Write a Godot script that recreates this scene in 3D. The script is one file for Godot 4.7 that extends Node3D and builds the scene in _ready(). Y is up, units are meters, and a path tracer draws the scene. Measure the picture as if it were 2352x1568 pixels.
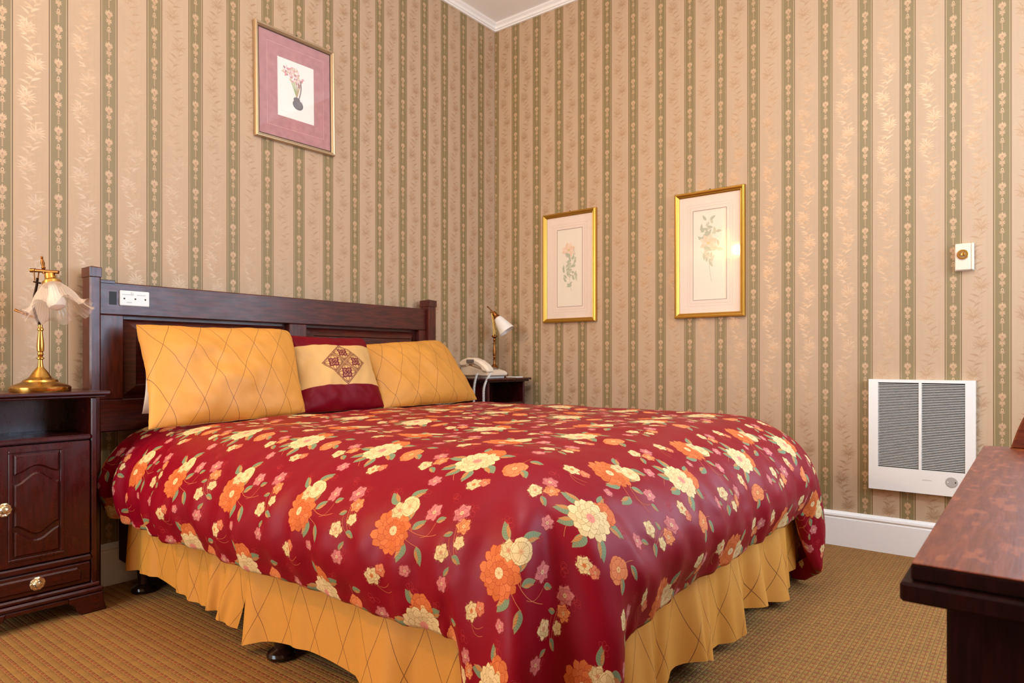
extends Node3D
# A hotel bedroom corner: the bed stands against the striped wall on the left (z = 0), the other striped wall is x = 0.

const PERIOD := 0.1708          # width of one wallpaper repeat
const CEIL := 3.1
const ROOM_X := -5.0
const ROOM_Z := 3.8


# ------------------------------------------------------------------ shapes
class Sh:
	var st := SurfaceTool.new()
	var g := 0                   # axis the grain (u) runs along; 3 = wall mapping
	var sg := -1

	func _init(grain := 0):
		st.begin(Mesh.PRIMITIVE_TRIANGLES)
		g = grain

	func puv(p: Vector3, n: Vector3) -> Vector2:
		var a := n.abs()
		var k := 0 if a.x >= a.y and a.x >= a.z else (1 if a.y >= a.z else 2)
		if g == 3:
			return Vector2(p.z, -p.y) if k == 0 else (Vector2(p.x, p.z) if k == 1 else Vector2(p.x, -p.y))
		var o := [1, 2] if k == 0 else ([0, 2] if k == 1 else [0, 1])
		if o[1] == g:
			return Vector2(p[o[1]], p[o[0]])
		return Vector2(p[o[0]], p[o[1]])

	func vert(p: Vector3, uv: Vector2):
		st.set_smooth_group(sg)
		st.set_uv(uv)
		st.add_vertex(p)

	func tri(a: Vector3, b: Vector3, c: Vector3, hint: Vector3, ua = null, ub = null, uc = null):
		var n := (a - c).cross(a - b)
		if n.length_squared() < 1e-16:
			return
		if ua == null:
			ua = puv(a, hint)
			ub = puv(b, hint)
			uc = puv(c, hint)
		vert(a, ua)
		if n.dot(hint) >= 0.0:
			vert(b, ub)
			vert(c, uc)
		else:
			vert(c, uc)
			vert(b, ub)

	func quad(a: Vector3, b: Vector3, c: Vector3, d: Vector3, hint: Vector3):
		tri(a, b, c, hint)
		tri(a, c, d, hint)

	func quad_uv(a: Vector3, b: Vector3, c: Vector3, d: Vector3, hint: Vector3, ua: Vector2, ub: Vector2, uc: Vector2, ud: Vector2):
		tri(a, b, c, hint, ua, ub, uc)
		tri(a, c, d, hint, ua, uc, ud)

	# box given by its lowest and highest corner, edges chamfered by bev
	func box(lo: Vector3, hi: Vector3, bev := 0.002):
		sg = -1
		var m := (lo + hi) * 0.5
		var h := (hi - lo) * 0.5
		var b := minf(bev, minf(h.x, minf(h.y, h.z)) * 0.9)
		var P := func(sx: int, sy: int, sz: int, k: int) -> Vector3:
			var q := Vector3(h.x - b, h.y - b, h.z - b)
			q[k] = h[k]
			return m + q * Vector3(sx, sy, sz)
		for k in 3:
			var i := (k + 1) % 3
			var j := (k + 2) % 3
			for s in [-1, 1]:
				var c := []
				for t in [[-1, -1], [1, -1], [1, 1], [-1, 1]]:
					var sgn := [0, 0, 0]
					sgn[k] = s
					sgn[i] = t[0]
					sgn[j] = t[1]
					c.append(P.call(sgn[0], sgn[1], sgn[2], k))
				var n := Vector3.ZERO
				n[k] = s
				quad(c[0], c[1], c[2], c[3], n)
		if b <= 0.0:
			return
		for k in 3:
			var i := (k + 1) % 3
			var j := (k + 2) % 3
			for si in [-1, 1]:
				for sj in [-1, 1]:
					var a := [0, 0, 0]
					a[i] = si
					a[j] = sj
					var e := a.duplicate()
					a[k] = -1
					e[k] = 1
					var n := Vector3.ZERO
					n[i] = si
					n[j] = sj * 1.01
					quad(P.call(a[0], a[1], a[2], i), P.call(e[0], e[1], e[2], i), P.call(e[0], e[1], e[2], j), P.call(a[0], a[1], a[2], j), n)
		for sx in [-1, 1]:
			for sy in [-1, 1]:
				for sz in [-1, 1]:
					tri(P.call(sx, sy, sz, 0), P.call(sx, sy, sz, 1), P.call(sx, sy, sz, 2), Vector3(sx, sy, sz * 1.01))

	# turned shape; profile of Vector2(radius, height); wave(angle, k) multiplies the radius
	func lathe(prof: Array, xf := Transform3D.IDENTITY, segs := 32, wave = null):
		var n := prof.size()
		var grp := 1
		for k in n - 1:
			if k > 0:
				var d0: Vector2 = (prof[k] - prof[k - 1]).normalized()
				var d1: Vector2 = (prof[k + 1] - prof[k]).normalized()
				if d0.dot(d1) < 0.86:
					grp += 1
			sg = grp
			for s in segs:
				var a0 := TAU * s / segs
				var a1 := TAU * (s + 1) / segs
				var q := []
				for w in [[k, a0], [k, a1], [k + 1, a1], [k + 1, a0]]:
					var p: Vector2 = prof[w[0]]
					var r: float = p.x
					var y: float = p.y
					if wave != null:
						var f: Vector2 = wave.call(w[1], float(w[0]) / (n - 1))
						r *= f.x
						y += f.y
					q.append(xf * Vector3(cos(w[1]) * r, y, sin(w[1]) * r))
				var d: Vector2 = prof[k + 1] - prof[k]
				var am := (a0 + a1) * 0.5
				var hint := xf.basis * Vector3(cos(am) * -d.y, d.x, sin(am) * -d.y)
				if d.y >= 0.0:
					hint = xf.basis * Vector3(cos(am) * d.y, -d.x, sin(am) * d.y)
				var u0 := float(s) / segs
				var u1 := float(s + 1) / segs
				quad_uv(q[0], q[1], q[2], q[3], hint, Vector2(u0, prof[k].y), Vector2(u1, prof[k].y), Vector2(u1, prof[k + 1].y), Vector2(u0, prof[k + 1].y))
		sg = -1

	# round bar along points; r is one radius or one for each point
	func tube(pts: Array, r, segs := 10):
		var n := pts.size()
		var rings := []
		var up := Vector3.UP
		var len := 0.0
		var lens := []
		for k in n:
			var t: Vector3 = (pts[mini(k + 1, n - 1)] - pts[maxi(k - 1, 0)]).normalized()
			if k == 0:
				up = Vector3.UP if absf(t.y) < 0.9 else Vector3.RIGHT
			else:
				len += pts[k].distance_to(pts[k - 1])
			lens.append(len)
			var side := t.cross(up).normalized()
			up = side.cross(t).normalized()
			var ring := []
			var rr: float = r[k] if r is Array else r
			for s in segs + 1:
				var a := TAU * s / segs
				ring.append(pts[k] + (side * cos(a) + up * sin(a)) * rr)
			rings.append(ring)
		sg = 1
		for k in n - 1:
			for s in segs:
				var m: Vector3 = (rings[k][s] + rings[k + 1][s + 1]) * 0.5 - (pts[k] + pts[k + 1]) * 0.5
				quad_uv(rings[k][s], rings[k][s + 1], rings[k + 1][s + 1], rings[k + 1][s], m, Vector2(float(s) / segs, lens[k]), Vector2(float(s + 1) / segs, lens[k]), Vector2(float(s + 1) / segs, lens[k + 1]), Vector2(float(s) / segs, lens[k + 1]))
		sg = -1
		for e in [0, n - 1]:
			var d: Vector3 = pts[e] - pts[1 if e == 0 else n - 2]
			for s in segs:
				tri(pts[e], rings[e][s], rings[e][s + 1], d)

	# flat outline (counter-clockwise or not) pushed out along local z, front edge chamfered
	func plate(poly: PackedVector2Array, depth: float, xf := Transform3D.IDENTITY, bev := 0.0):
		sg = -1
		var n := poly.size()
		if Geometry2D.is_polygon_clockwise(poly):
			poly.reverse()
		var inner := PackedVector2Array()
		for k in n:
			var a := (poly[k] - poly[(k + n - 1) % n]).normalized()
			var b := (poly[(k + 1) % n] - poly[k]).normalized()
			var na := Vector2(-a.y, a.x)
			var nb := Vector2(-b.y, b.x)
			var m := (na + nb)
			m = m / maxf(0.35, m.length_squared()) * 2.0
			inner.append(poly[k] + m * bev)
		var P := func(q: Vector2, z: float) -> Vector3: return xf * Vector3(q.x, q.y, z)
		for k in n:
			var j := (k + 1) % n
			var e := poly[j] - poly[k]
			var hint := xf.basis * Vector3(e.y, -e.x, 0)
			quad(P.call(poly[k], 0.0), P.call(poly[j], 0.0), P.call(poly[j], depth - bev), P.call(poly[k], depth - bev), hint)
			if bev > 0.0:
				quad(P.call(poly[k], depth - bev), P.call(poly[j], depth - bev), P.call(inner[j], depth), P.call(inner[k], depth), hint.normalized() + xf.basis.z)
		var ids := Geometry2D.triangulate_polygon(inner)
		for k in range(0, ids.size(), 3):
			tri(P.call(inner[ids[k]], depth), P.call(inner[ids[k + 1]], depth), P.call(inner[ids[k + 2]], depth), xf.basis.z)
		ids = Geometry2D.triangulate_polygon(poly)
		for k in range(0, ids.size(), 3):
			tri(P.call(poly[ids[k]], 0.0), P.call(poly[ids[k + 1]], 0.0), P.call(poly[ids[k + 2]], 0.0), -xf.basis.z)

	func done() -> ArrayMesh:
		st.generate_normals()
		return st.commit()


# ------------------------------------------------------------------ drawing on textures
class Cv:
	var im: Image
	var w: int
	var h: int
	var sc := Vector2.ONE
	var wrap := true

	func _init(ww: int, hh: int, col: Color, s := Vector2.ONE, tiles := true):
		im = Image.create(ww, hh, false, Image.FORMAT_RGB8)
		im.fill(col)
		w = ww
		h = hh
		sc = s
		wrap = tiles

	func span(x0: int, x1: int, y: int, col: Color):
		if x1 <= x0:
			return
		if not wrap:
			if y >= 0 and y < h:
				im.fill_rect(Rect2i(maxi(x0, 0), y, mini(x1, w) - maxi(x0, 0), 1), col)
			return
		y = posmod(y, h)
		var n := mini(x1 - x0, w)
		x0 = posmod(x0, w)
		var first := mini(n, w - x0)
		im.fill_rect(Rect2i(x0, y, first, 1), col)
		if n > first:
			im.fill_rect(Rect2i(0, y, n - first, 1), col)

	func poly(src: PackedVector2Array, col: Color):
		var n := src.size()
		var pts := PackedVector2Array()
		var y0 := 1e9
		var y1 := -1e9
		for p in src:
			var q := p * sc
			pts.append(q)
			y0 = minf(y0, q.y)
			y1 = maxf(y1, q.y)
		for y in range(floori(y0), ceili(y1) + 1):
			var yy := y + 0.5
			var xs := PackedFloat32Array()
			for k in n:
				var a := pts[k]
				var b := pts[(k + 1) % n]
				if (a.y <= yy) != (b.y <= yy):
					xs.append(a.x + (yy - a.y) / (b.y - a.y) * (b.x - a.x))
			xs.sort()
			for k in range(0, xs.size() - 1, 2):
				span(roundi(xs[k]), roundi(xs[k + 1]), y, col)

	func line(pts: PackedVector2Array, width: float, col: Color, closed := false):
		var n := pts.size()
		for k in (n if closed else n - 1):
			var a := pts[k]
			var b := pts[(k + 1) % n]
			var d := (b - a).normalized()
			var s := Vector2(-d.y, d.x) * width * 0.5
			var e := d * width * 0.3
			poly(PackedVector2Array([a + s - e, b + s + e, b - s + e, a - s - e]), col)

	func ell(c: Vector2, rx: float, ry: float, rot: float, col: Color, n := 18):
		var p := PackedVector2Array()
		for k in n:
			p.append(c + Vector2(cos(TAU * k / n) * rx, sin(TAU * k / n) * ry).rotated(rot))
		poly(p, col)

	static func leaf_shape(base: Vector2, ang: float, ln: float, wd: float, bend := 0.0) -> PackedVector2Array:
		var p := PackedVector2Array()
		var l := PackedVector2Array()
		for k in 9:
			var t := k / 8.0
			var y := sin(PI * pow(t, 0.8)) * wd * 0.5
			var c := Vector2(t * ln, bend * ln * t * t)
			p.append(base + (c + Vector2(0, y)).rotated(ang))
			l.append(base + (c - Vector2(0, y)).rotated(ang))
		l.reverse()
		p.append_array(l)
		return p

	func leaf(base: Vector2, ang: float, ln: float, wd: float, col: Color, bend := 0.0):
		poly(leaf_shape(base, ang, ln, wd, bend), col)

	func curve(a: Vector2, b: Vector2, c: Vector2, width: float, col: Color, n := 12) -> PackedVector2Array:
		var p := PackedVector2Array()
		for k in n + 1:
			var t := float(k) / n
			p.append(a.lerp(b, t).lerp(b.lerp(c, t), t))
		line(p, width, col)
		return p

	func tex() -> ImageTexture:
		return ImageTexture.create_from_image(im)


var rng := RandomNumberGenerator.new()
var M := {}                      # materials by name


# ------------------------------------------------------------------ scene helpers
func numbered(called: String) -> String:
	if not has_node(NodePath(called)):
		return called
	var k := 1
	while has_node(NodePath("%s_%03d" % [called, k])):
		k += 1
	return "%s_%03d" % [called, k]


func thing(called: String, label: String, category: String, at := Vector3.ZERO, turn := 0.0, group := "") -> Node3D:
	var o := Node3D.new()
	o.name = numbered(called)
	add_child(o)
	o.position = at
	o.rotation.y = turn
	o.set_meta("label", label)
	o.set_meta("category", category)
	if group:
		o.set_meta("group", group)
	return o


func mi(called: String, mesh: Mesh, m: Material, parent: Node = self) -> MeshInstance3D:
	var o := MeshInstance3D.new()
	o.name = numbered(called) if parent == self else called
	o.mesh = mesh
	o.material_override = m
	o.cast_shadow = GeometryInstance3D.SHADOW_CASTING_SETTING_ON
	parent.add_child(o, true)
	return o


func part(called: String, sh: Sh, m: Material, parent: Node = self) -> MeshInstance3D:
	return mi(called, sh.done(), m, parent)


func struct(called: String, sh: Sh, m: Material) -> MeshInstance3D:
	var o := part(called, sh, m)
	o.set_meta("kind", "structure")
	return o


func boxed(called: String, lo: Vector3, hi: Vector3, m: Material, parent: Node, grain := 0, bev := 0.002) -> MeshInstance3D:
	var s := Sh.new(grain)
	s.box(lo, hi, bev)
	return part(called, s, m, parent)


func mat(col: Color, rough := 0.6, metal := 0.0) -> StandardMaterial3D:
	var m := StandardMaterial3D.new()
	m.albedo_color = col
	m.roughness = rough
	m.metallic = metal
	return m


func c8(r: int, g: int, b: int) -> Color:
	return Color8(r, g, b)


# a surface from a grid of points; uv from the callable's second value
func sheet(fn: Callable, nu: int, nv: int, sh: Sh = null) -> Sh:
	if sh == null:
		sh = Sh.new()
	var P := []
	for j in nv + 1:
		var row := []
		for i in nu + 1:
			row.append(fn.call(float(i) / nu, float(j) / nv))
		P.append(row)
	sh.st.set_smooth_group(0)
	sh.sg = 0
	for j in nv:
		for i in nu:
			for q in [[j, i], [j, i + 1], [j + 1, i + 1], [j, i], [j + 1, i + 1], [j + 1, i]]:
				var e: Array = P[q[0]][q[1]]
				sh.vert(e[0], e[1])
	return sh


# ------------------------------------------------------------------ textures and materials
func wallpaper():
	var W := 1024
	var H := 2048
	var cv := Cv.new(W, H, c8(192, 162, 130), Vector2(W / PERIOD, H / 0.5))
	var rm := Cv.new(W, H, Color(0, 0.62, 0.0), cv.sc)          # green: roughness, blue: metal
	rng.seed = 11
	var foil := c8(180, 146, 112)
	var foil2 := c8(191, 159, 127)
	var foil3 := c8(185, 152, 119)
	var FR := Color(0, 0.42, 0.34)
	# the woven ground: fine vertical threads
	for k in 260:
		var x := rng.randf() * PERIOD
		var d := rng.randf_range(-0.018, 0.018)
		var y := rng.randf() * 0.5
		cv.poly(PackedVector2Array([Vector2(x, y), Vector2(x + 0.0006, y), Vector2(x + 0.0006, y + 0.3), Vector2(x, y + 0.3)]), Color(0.753 + d, 0.635 + d, 0.510 + d))
	# damask in the pale band: feathery blossoms to left and right of a winding stem, half a repeat from the green stripe
	var dam := func(shape: PackedVector2Array, col: Color):
		cv.poly(shape, col)
		rm.poly(shape, FR)
	for half in 2:
		var y0 := half * 0.25
		var stem := PackedVector2Array()
		for k in 33:
			var t := k / 32.0
			stem.append(Vector2(0.017 * sin(TAU * t), y0 + t * 0.25))
		cv.line(stem, 0.0012, foil)
		rm.line(stem, 0.0012, FR)
		for k in 20:
			var t := k / 20.0
			var p := Vector2(0.017 * sin(TAU * t), y0 + t * 0.25)
			var sd := 1.0 if k % 2 == 0 else -1.0
			var ln := 0.020 + 0.010 * absf(cos(TAU * t)) + rng.randf() * 0.006
			var an := -PI / 2 + sd * rng.randf_range(0.5, 1.0)
			dam.call(Cv.leaf_shape(p, an, ln, ln * 0.26, sd * 0.35), [foil, foil2, foil3][k % 3])
			if k % 4 == 1:
				dam.call(Cv.leaf_shape(p, an + sd * 0.6, ln * 0.7, ln * 0.2, sd * 0.35), foil2)
		for b in 2:
			var sd := 1.0 if b == 0 else -1.0
			var bc := Vector2(sd * 0.014, y0 + 0.0625 + b * 0.125)
			for q in 11:
				var a := -PI / 2 + (q - 5) * 0.40
				var l := 0.035 - 0.0018 * absf(q - 5) + rng.randf() * 0.004
				dam.call(Cv.leaf_shape(bc + Vector2(0.004, 0).rotated(a), a, l, 0.0056, 0.12 * signf(q - 5)), foil2 if q % 2 else foil3)
			for q in 7:
				dam.call(Cv.leaf_shape(bc + Vector2(0, 0.002), PI / 2 + (q - 3) * 0.5, 0.018, 0.005, 0.3 * signf(q - 3)), foil)
			for q in 3:
				var curl := PackedVector2Array()
				for w in 12:
					var a := w / 11.0 * 4.4
					curl.append(bc + Vector2(-sd * (0.022 + 0.007 * q * 0.4) + 0.007 * cos(a) * (1 - w / 15.0), 0.014 * (q - 1) + 0.007 * sin(a) * (1 - w / 15.0)))
				cv.line(curl, 0.0013, foil)
				rm.line(curl, 0.0013, FR)
	# soft mottle of short strokes, the weft of the paper
	for k in 1500:
		var p := Vector2(rng.randf() * PERIOD, rng.randf() * 0.5)
		if absf(p.x - PERIOD * 0.5) < 0.034:
			continue
		var d := rng.randf_range(-0.014, 0.014)
		cv.poly(PackedVector2Array([p, p + Vector2(0.0005, 0), p + Vector2(0.0005, 0.004), p + Vector2(0, 0.004)]), Color(0.747 + d, 0.629 + d, 0.504 + d))
	# the green stripe with its border lines
	var X := PERIOD * 0.5
	var band := func(x0: float, x1: float, col: Color, ro: Color):
		var q := PackedVector2Array([Vector2(X + x0, 0), Vector2(X + x1, 0), Vector2(X + x1, 0.4999), Vector2(X + x0, 0.4999)])
		cv.poly(q, col)
		rm.poly(q, ro)
	var RG := Color(0, 0.5, 0.0)
	band.call(-0.0312, 0.0312, c8(124, 98, 62), RG)
	band.call(-0.0268, 0.0268, c8(190, 162, 122), RG)
	band.call(-0.0243, 0.0243, c8(138, 118, 78), RG)
	for k in 500:
		var p := Vector2(X + rng.randf_range(-0.023, 0.021), rng.randf() * 0.5)
		var d := rng.randf_range(-0.025, 0.025)
		cv.poly(PackedVector2Array([p, p + Vector2(0.002, 0), p + Vector2(0.002, 0.0006), p + Vector2(0, 0.0006)]), Color(0.541 + d, 0.463 + d, 0.306 + d))
	var tan := c8(186, 150, 111)
	var tan2 := c8(198, 165, 126)
	for m in 4:
		var y := m * 0.125
		var G := Color(0, 0.45, 0.1)
		var both := func(shape: PackedVector2Array, col: Color):
			cv.poly(shape, col)
			rm.poly(shape, G)
		# urn blossom with spread leaves
		for sd in [-1.0, 1.0]:
			for q in 5:
				both.call(Cv.leaf_shape(Vector2(X, y + 0.036), -PI / 2 + sd * (0.25 + q * 0.34), 0.024 - q * 0.0025, 0.0062, sd * (0.15 - q * 0.12)), tan2 if q % 2 else tan)
			for q in 3:
				both.call(Cv.leaf_shape(Vector2(X, y + 0.058), -PI / 2 + sd * (0.6 + q * 0.6), 0.014 - q * 0.001, 0.0045, sd * 0.25), tan if q % 2 else tan2)
			both.call(Cv.leaf_shape(Vector2(X, y + 0.060), PI / 2 - sd * 0.5, 0.012, 0.004, sd * 0.2), tan)
			both.call(Cv.leaf_shape(Vector2(X, y + 0.095), -PI / 2 + sd * 1.1, 0.011, 0.004, sd * 0.3), tan)
			both.call(Cv.leaf_shape(Vector2(X, y + 0.097), -PI / 2 + sd * 1.9, 0.009, 0.0035, sd * -0.2), tan2)
		both.call(Cv.leaf_shape(Vector2(X, y + 0.038), -PI / 2, 0.028, 0.009), tan2)
		cv.ell(Vector2(X, y + 0.030), 0.0036, 0.0046, 0, c8(176, 134, 104))
		cv.ell(Vector2(X, y + 0.041), 0.0058, 0.0075, 0, tan)
		both.call(Cv.leaf_shape(Vector2(X, y + 0.044), PI / 2, 0.034, 0.0062), tan)
		# drop and beads
		cv.ell(Vector2(X, y + 0.086), 0.0052, 0.0075, 0, tan2)
		cv.ell(Vector2(X, y + 0.0865), 0.0024, 0.0036, 0, c8(138, 118, 78))
		for q in 6:
			cv.ell(Vector2(X, y + 0.097 + q * 0.0062), 0.0024, 0.0028, 0, tan)
	var ct := cv.tex()
	var rt := rm.tex()
	for d in [["paper_left", 0.144 / PERIOD + 0.5], ["paper_right", -0.172 / PERIOD + 0.5]]:
		var m := mat(Color.WHITE, 1.0, 1.0)
		m.albedo_texture = ct
		m.roughness_texture = rt
		m.roughness_texture_channel = BaseMaterial3D.TEXTURE_CHANNEL_GREEN
		m.metallic_texture = rt
		m.metallic_texture_channel = BaseMaterial3D.TEXTURE_CHANNEL_BLUE
		m.uv1_scale = Vector3(1.0 / PERIOD, 1.0 / 0.5, 1)
		m.uv1_offset = Vector3(d[1], 0, 0)
		M[d[0]] = m


func carpet():
	var N := 512
	var cells := 8
	var px := N / cells
	var col := PackedByteArray()
	col.resize(N * N * 3)
	var hei := PackedByteArray()
	hei.resize(N * N * 3)
	rng.seed = 5
	var noise := FastNoiseLite.new()
	noise.seed = 3
	noise.frequency = 0.09
	var big: Image = noise.get_seamless_image(N, N)
	noise.frequency = 0.3
	noise.seed = 8
	var fine: Image = noise.get_seamless_image(N, N)
	var bd := big.get_data()
	var fd := fine.get_data()
	var tone := []
	for k in cells * cells * 4:
		tone.append(rng.randf_range(-0.12, 0.12))
	for y in N:
		for x in N:
			var cx := x / px
			var cy := y / px
			var fx := float(x % px) / px
			var fy := float(y % px) / px
			# two loops side by side in each cell: a wide tan one and a narrow rust one
			var k := y * N + x
			var nz := bd[k] / 255.0 - 0.5
			var nf := fd[k] / 255.0 - 0.5
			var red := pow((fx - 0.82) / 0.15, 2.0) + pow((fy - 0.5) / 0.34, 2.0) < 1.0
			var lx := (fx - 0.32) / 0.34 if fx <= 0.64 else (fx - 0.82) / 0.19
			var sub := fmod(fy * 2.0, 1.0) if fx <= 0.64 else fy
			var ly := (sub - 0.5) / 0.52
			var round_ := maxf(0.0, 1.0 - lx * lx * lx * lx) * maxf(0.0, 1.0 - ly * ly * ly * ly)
			var hh := clampf(0.2 + 0.62 * round_ + nf * 0.35, 0, 1)
			var v: float = 0.95 + tone[cy * cells + cx] * 0.3 + nz * 0.25 + nf * 0.75
			var base := Vector3(0.65, 0.465, 0.205)
			if red:
				base = Vector3(0.60, 0.31, 0.15)
			base = base * v
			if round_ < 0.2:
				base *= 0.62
			col[k * 3] = int(clampf(base.x, 0, 1) * 255)
			col[k * 3 + 1] = int(clampf(base.y, 0, 1) * 255)
			col[k * 3 + 2] = int(clampf(base.z, 0, 1) * 255)
			hei[k * 3] = int(hh * 255)
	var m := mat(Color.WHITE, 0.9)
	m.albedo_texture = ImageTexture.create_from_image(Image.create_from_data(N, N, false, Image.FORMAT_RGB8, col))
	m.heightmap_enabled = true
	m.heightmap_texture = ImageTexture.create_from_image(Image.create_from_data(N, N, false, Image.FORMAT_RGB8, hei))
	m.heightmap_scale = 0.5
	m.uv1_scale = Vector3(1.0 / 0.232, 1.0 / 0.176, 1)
	M.carpet = m


func wood(called: String, dark: Color, light: Color, seed_: int, rough: float, coat: float, wear := Color(0, 0, 0, 0)):
	var W := 512
	var H := 512
	var n := FastNoiseLite.new()
	n.seed = seed_
	n.frequency = 0.05
	var a: Image = n.get_seamless_image(96, 512)
	a.resize(W, H, Image.INTERPOLATE_CUBIC)
	n.seed = seed_ + 1
	n.frequency = 0.22
	var b: Image = n.get_seamless_image(64, 512)
	b.resize(W, H, Image.INTERPOLATE_CUBIC)
	n.seed = seed_ + 2
	n.frequency = 0.018
	n.fractal_octaves = 5
	var c: Image = n.get_seamless_image(W, H)
	var da := a.get_data()
	var db := b.get_data()
	var dc := c.get_data()
	var out := PackedByteArray()
	out.resize(W * H * 3)
	var rt := PackedByteArray()
	rt.resize(W * H * 3)
	for k in W * H:
		var t := clampf(da[k] / 255.0 * 0.65 + db[k] / 255.0 * 0.35, 0, 1)
		var q := dark.lerp(light, smoothstep(0.25, 0.8, t))
		if wear.a > 0.0:
			q = q.lerp(wear, smoothstep(0.60, 0.74, dc[k] / 255.0 + (t - 0.5) * 0.3) * wear.a)
		out[k * 3] = int(q.r * 255)
		out[k * 3 + 1] = int(q.g * 255)
		out[k * 3 + 2] = int(q.b * 255)
		rt[k * 3] = int(clampf(0.5 + (db[k] / 255.0 - 0.5) * 0.9, 0, 1) * 255)
		rt[k * 3 + 1] = int(clampf(rough + (dc[k] / 255.0 - 0.5) * 0.18, 0.05, 1) * 255)
	var m := mat(Color.WHITE, 1.0)
	m.albedo_texture = ImageTexture.create_from_image(Image.create_from_data(W, H, false, Image.FORMAT_RGB8, out))
	var r := ImageTexture.create_from_image(Image.create_from_data(W, H, false, Image.FORMAT_RGB8, rt))
	m.roughness_texture = r
	m.roughness_texture_channel = BaseMaterial3D.TEXTURE_CHANNEL_GREEN
	m.heightmap_enabled = true
	m.heightmap_texture = r
	m.heightmap_scale = 0.012
	m.uv1_scale = Vector3(1.4, 2.6, 1)
	if coat > 0.0:
		m.clearcoat_enabled = true
		m.clearcoat = coat
		m.clearcoat_roughness = 0.22
	M[called] = m


func petal_flower(cv: Cv, c: Vector2, r: float, n: int, rings: int, col: Color, edge: Color, heart: Color, squash := 1.0, rot := 0.0):
	r *= 1.12
	for ring in rings:
		var rr := r * (1.0 - ring * 0.27)
		var cnt := maxi(5, n - ring * 2)
		for k in cnt:
			var a := rot + TAU * (k + ring * 0.5) / cnt + rng.randf_range(-0.08, 0.08)
			var l := rr * rng.randf_range(0.9, 1.08)
			var wd := l * TAU / cnt * (1.22 if r >= 80.0 else 1.15)
			var p := PackedVector2Array()
			for q in 11:
				var t := q / 10.0
				var y := (pow(t, 0.7) * 0.5 if t < 0.72 else 0.5 * pow(0.72, 0.7) * sqrt(maxf(0.0, 1.0 - pow((t - 0.72) / 0.28, 2.0)))) * wd
				if rings == 1 or r < 80.0:
					y = sin(PI * pow(t, 0.75)) * 0.36 * wd
				p.append(Vector2(t * l, y * rng.randf_range(0.88, 1.12)))
			for q in range(9, 0, -1):
				p.append(Vector2(p[q].x, -p[q].y))
			var world := PackedVector2Array()
			for q in p:
				var e := q.rotated(a)
				world.append(c + Vector2(e.x, e.y * squash))
			var tone := rng.randf_range(-0.05, 0.05)
			cv.poly(world, Color(col.r + tone, col.g + tone, col.b + tone))
			for q in 7:
				var off := (q - 3.0) * wd * 0.095
				var s0 := Vector2(l * 0.25, off * 0.4).rotated(a)
				var s1 := Vector2(l * 0.92, off).rotated(a)
				cv.line(PackedVector2Array([c + Vector2(s0.x, s0.y * squash), c + Vector2(s1.x, s1.y * squash)]), 1.6, col.lerp(edge, 0.5 if q % 2 else 0.12))
			cv.line(world, 2.4, edge, true)
	cv.ell(c, r * 0.2, r * 0.2 * squash, 0, heart)
	for k in 9:
		var a := TAU * k / 9.0
		cv.line(PackedVector2Array([c, c + Vector2(cos(a), sin(a) * squash) * r * 0.27]), 2.0, edge.lerp(heart, 0.4))


func teal_leaf(cv: Cv, base: Vector2, ang: float, ln: float, bend := 0.15):
	ln *= 1.2
	var g := c8(122, 138, 104)
	var o := c8(196, 128, 70)
	var s := Cv.leaf_shape(base, ang, ln, ln * 0.52, bend)
	cv.poly(s, g)
	cv.poly(Cv.leaf_shape(base + Vector2(ln * 0.12, ln * 0.1).rotated(ang), ang + 0.12, ln * 0.75, ln * 0.2, bend), o)
	for k in 6:
		var t := 0.15 + k * 0.13
		var c := base + Vector2(t * ln, bend * ln * t * t).rotated(ang)
		var w := ln * 0.22 * sin(PI * t)
		for sd in [-1.0, 1.0]:
			cv.line(PackedVector2Array([c, c + Vector2(ln * 0.1, sd * w).rotated(ang)]), 1.8, c8(88, 100, 72))
	cv.line(s, 2.2, c8(150, 132, 84), true)
	cv.line(PackedVector2Array([base, base + Vector2(ln, bend * ln).rotated(ang)]), 2.0, c8(176, 120, 62))


func scribble(cv: Cv, c: Vector2, r: float, col: Color):
	# loose outline stitching of unfilled petals
	for k in 4:
		var a := rng.randf() * TAU
		var p := PackedVector2Array()
		for q in 14:
			var t := q / 13.0 * TAU
			p.append(c + (Vector2(r * 0.45, 0) + Vector2(cos(t) * r * 0.4, sin(t) * r * 0.26)).rotated(a))
		cv.line(p, 1.8, col)


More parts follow.
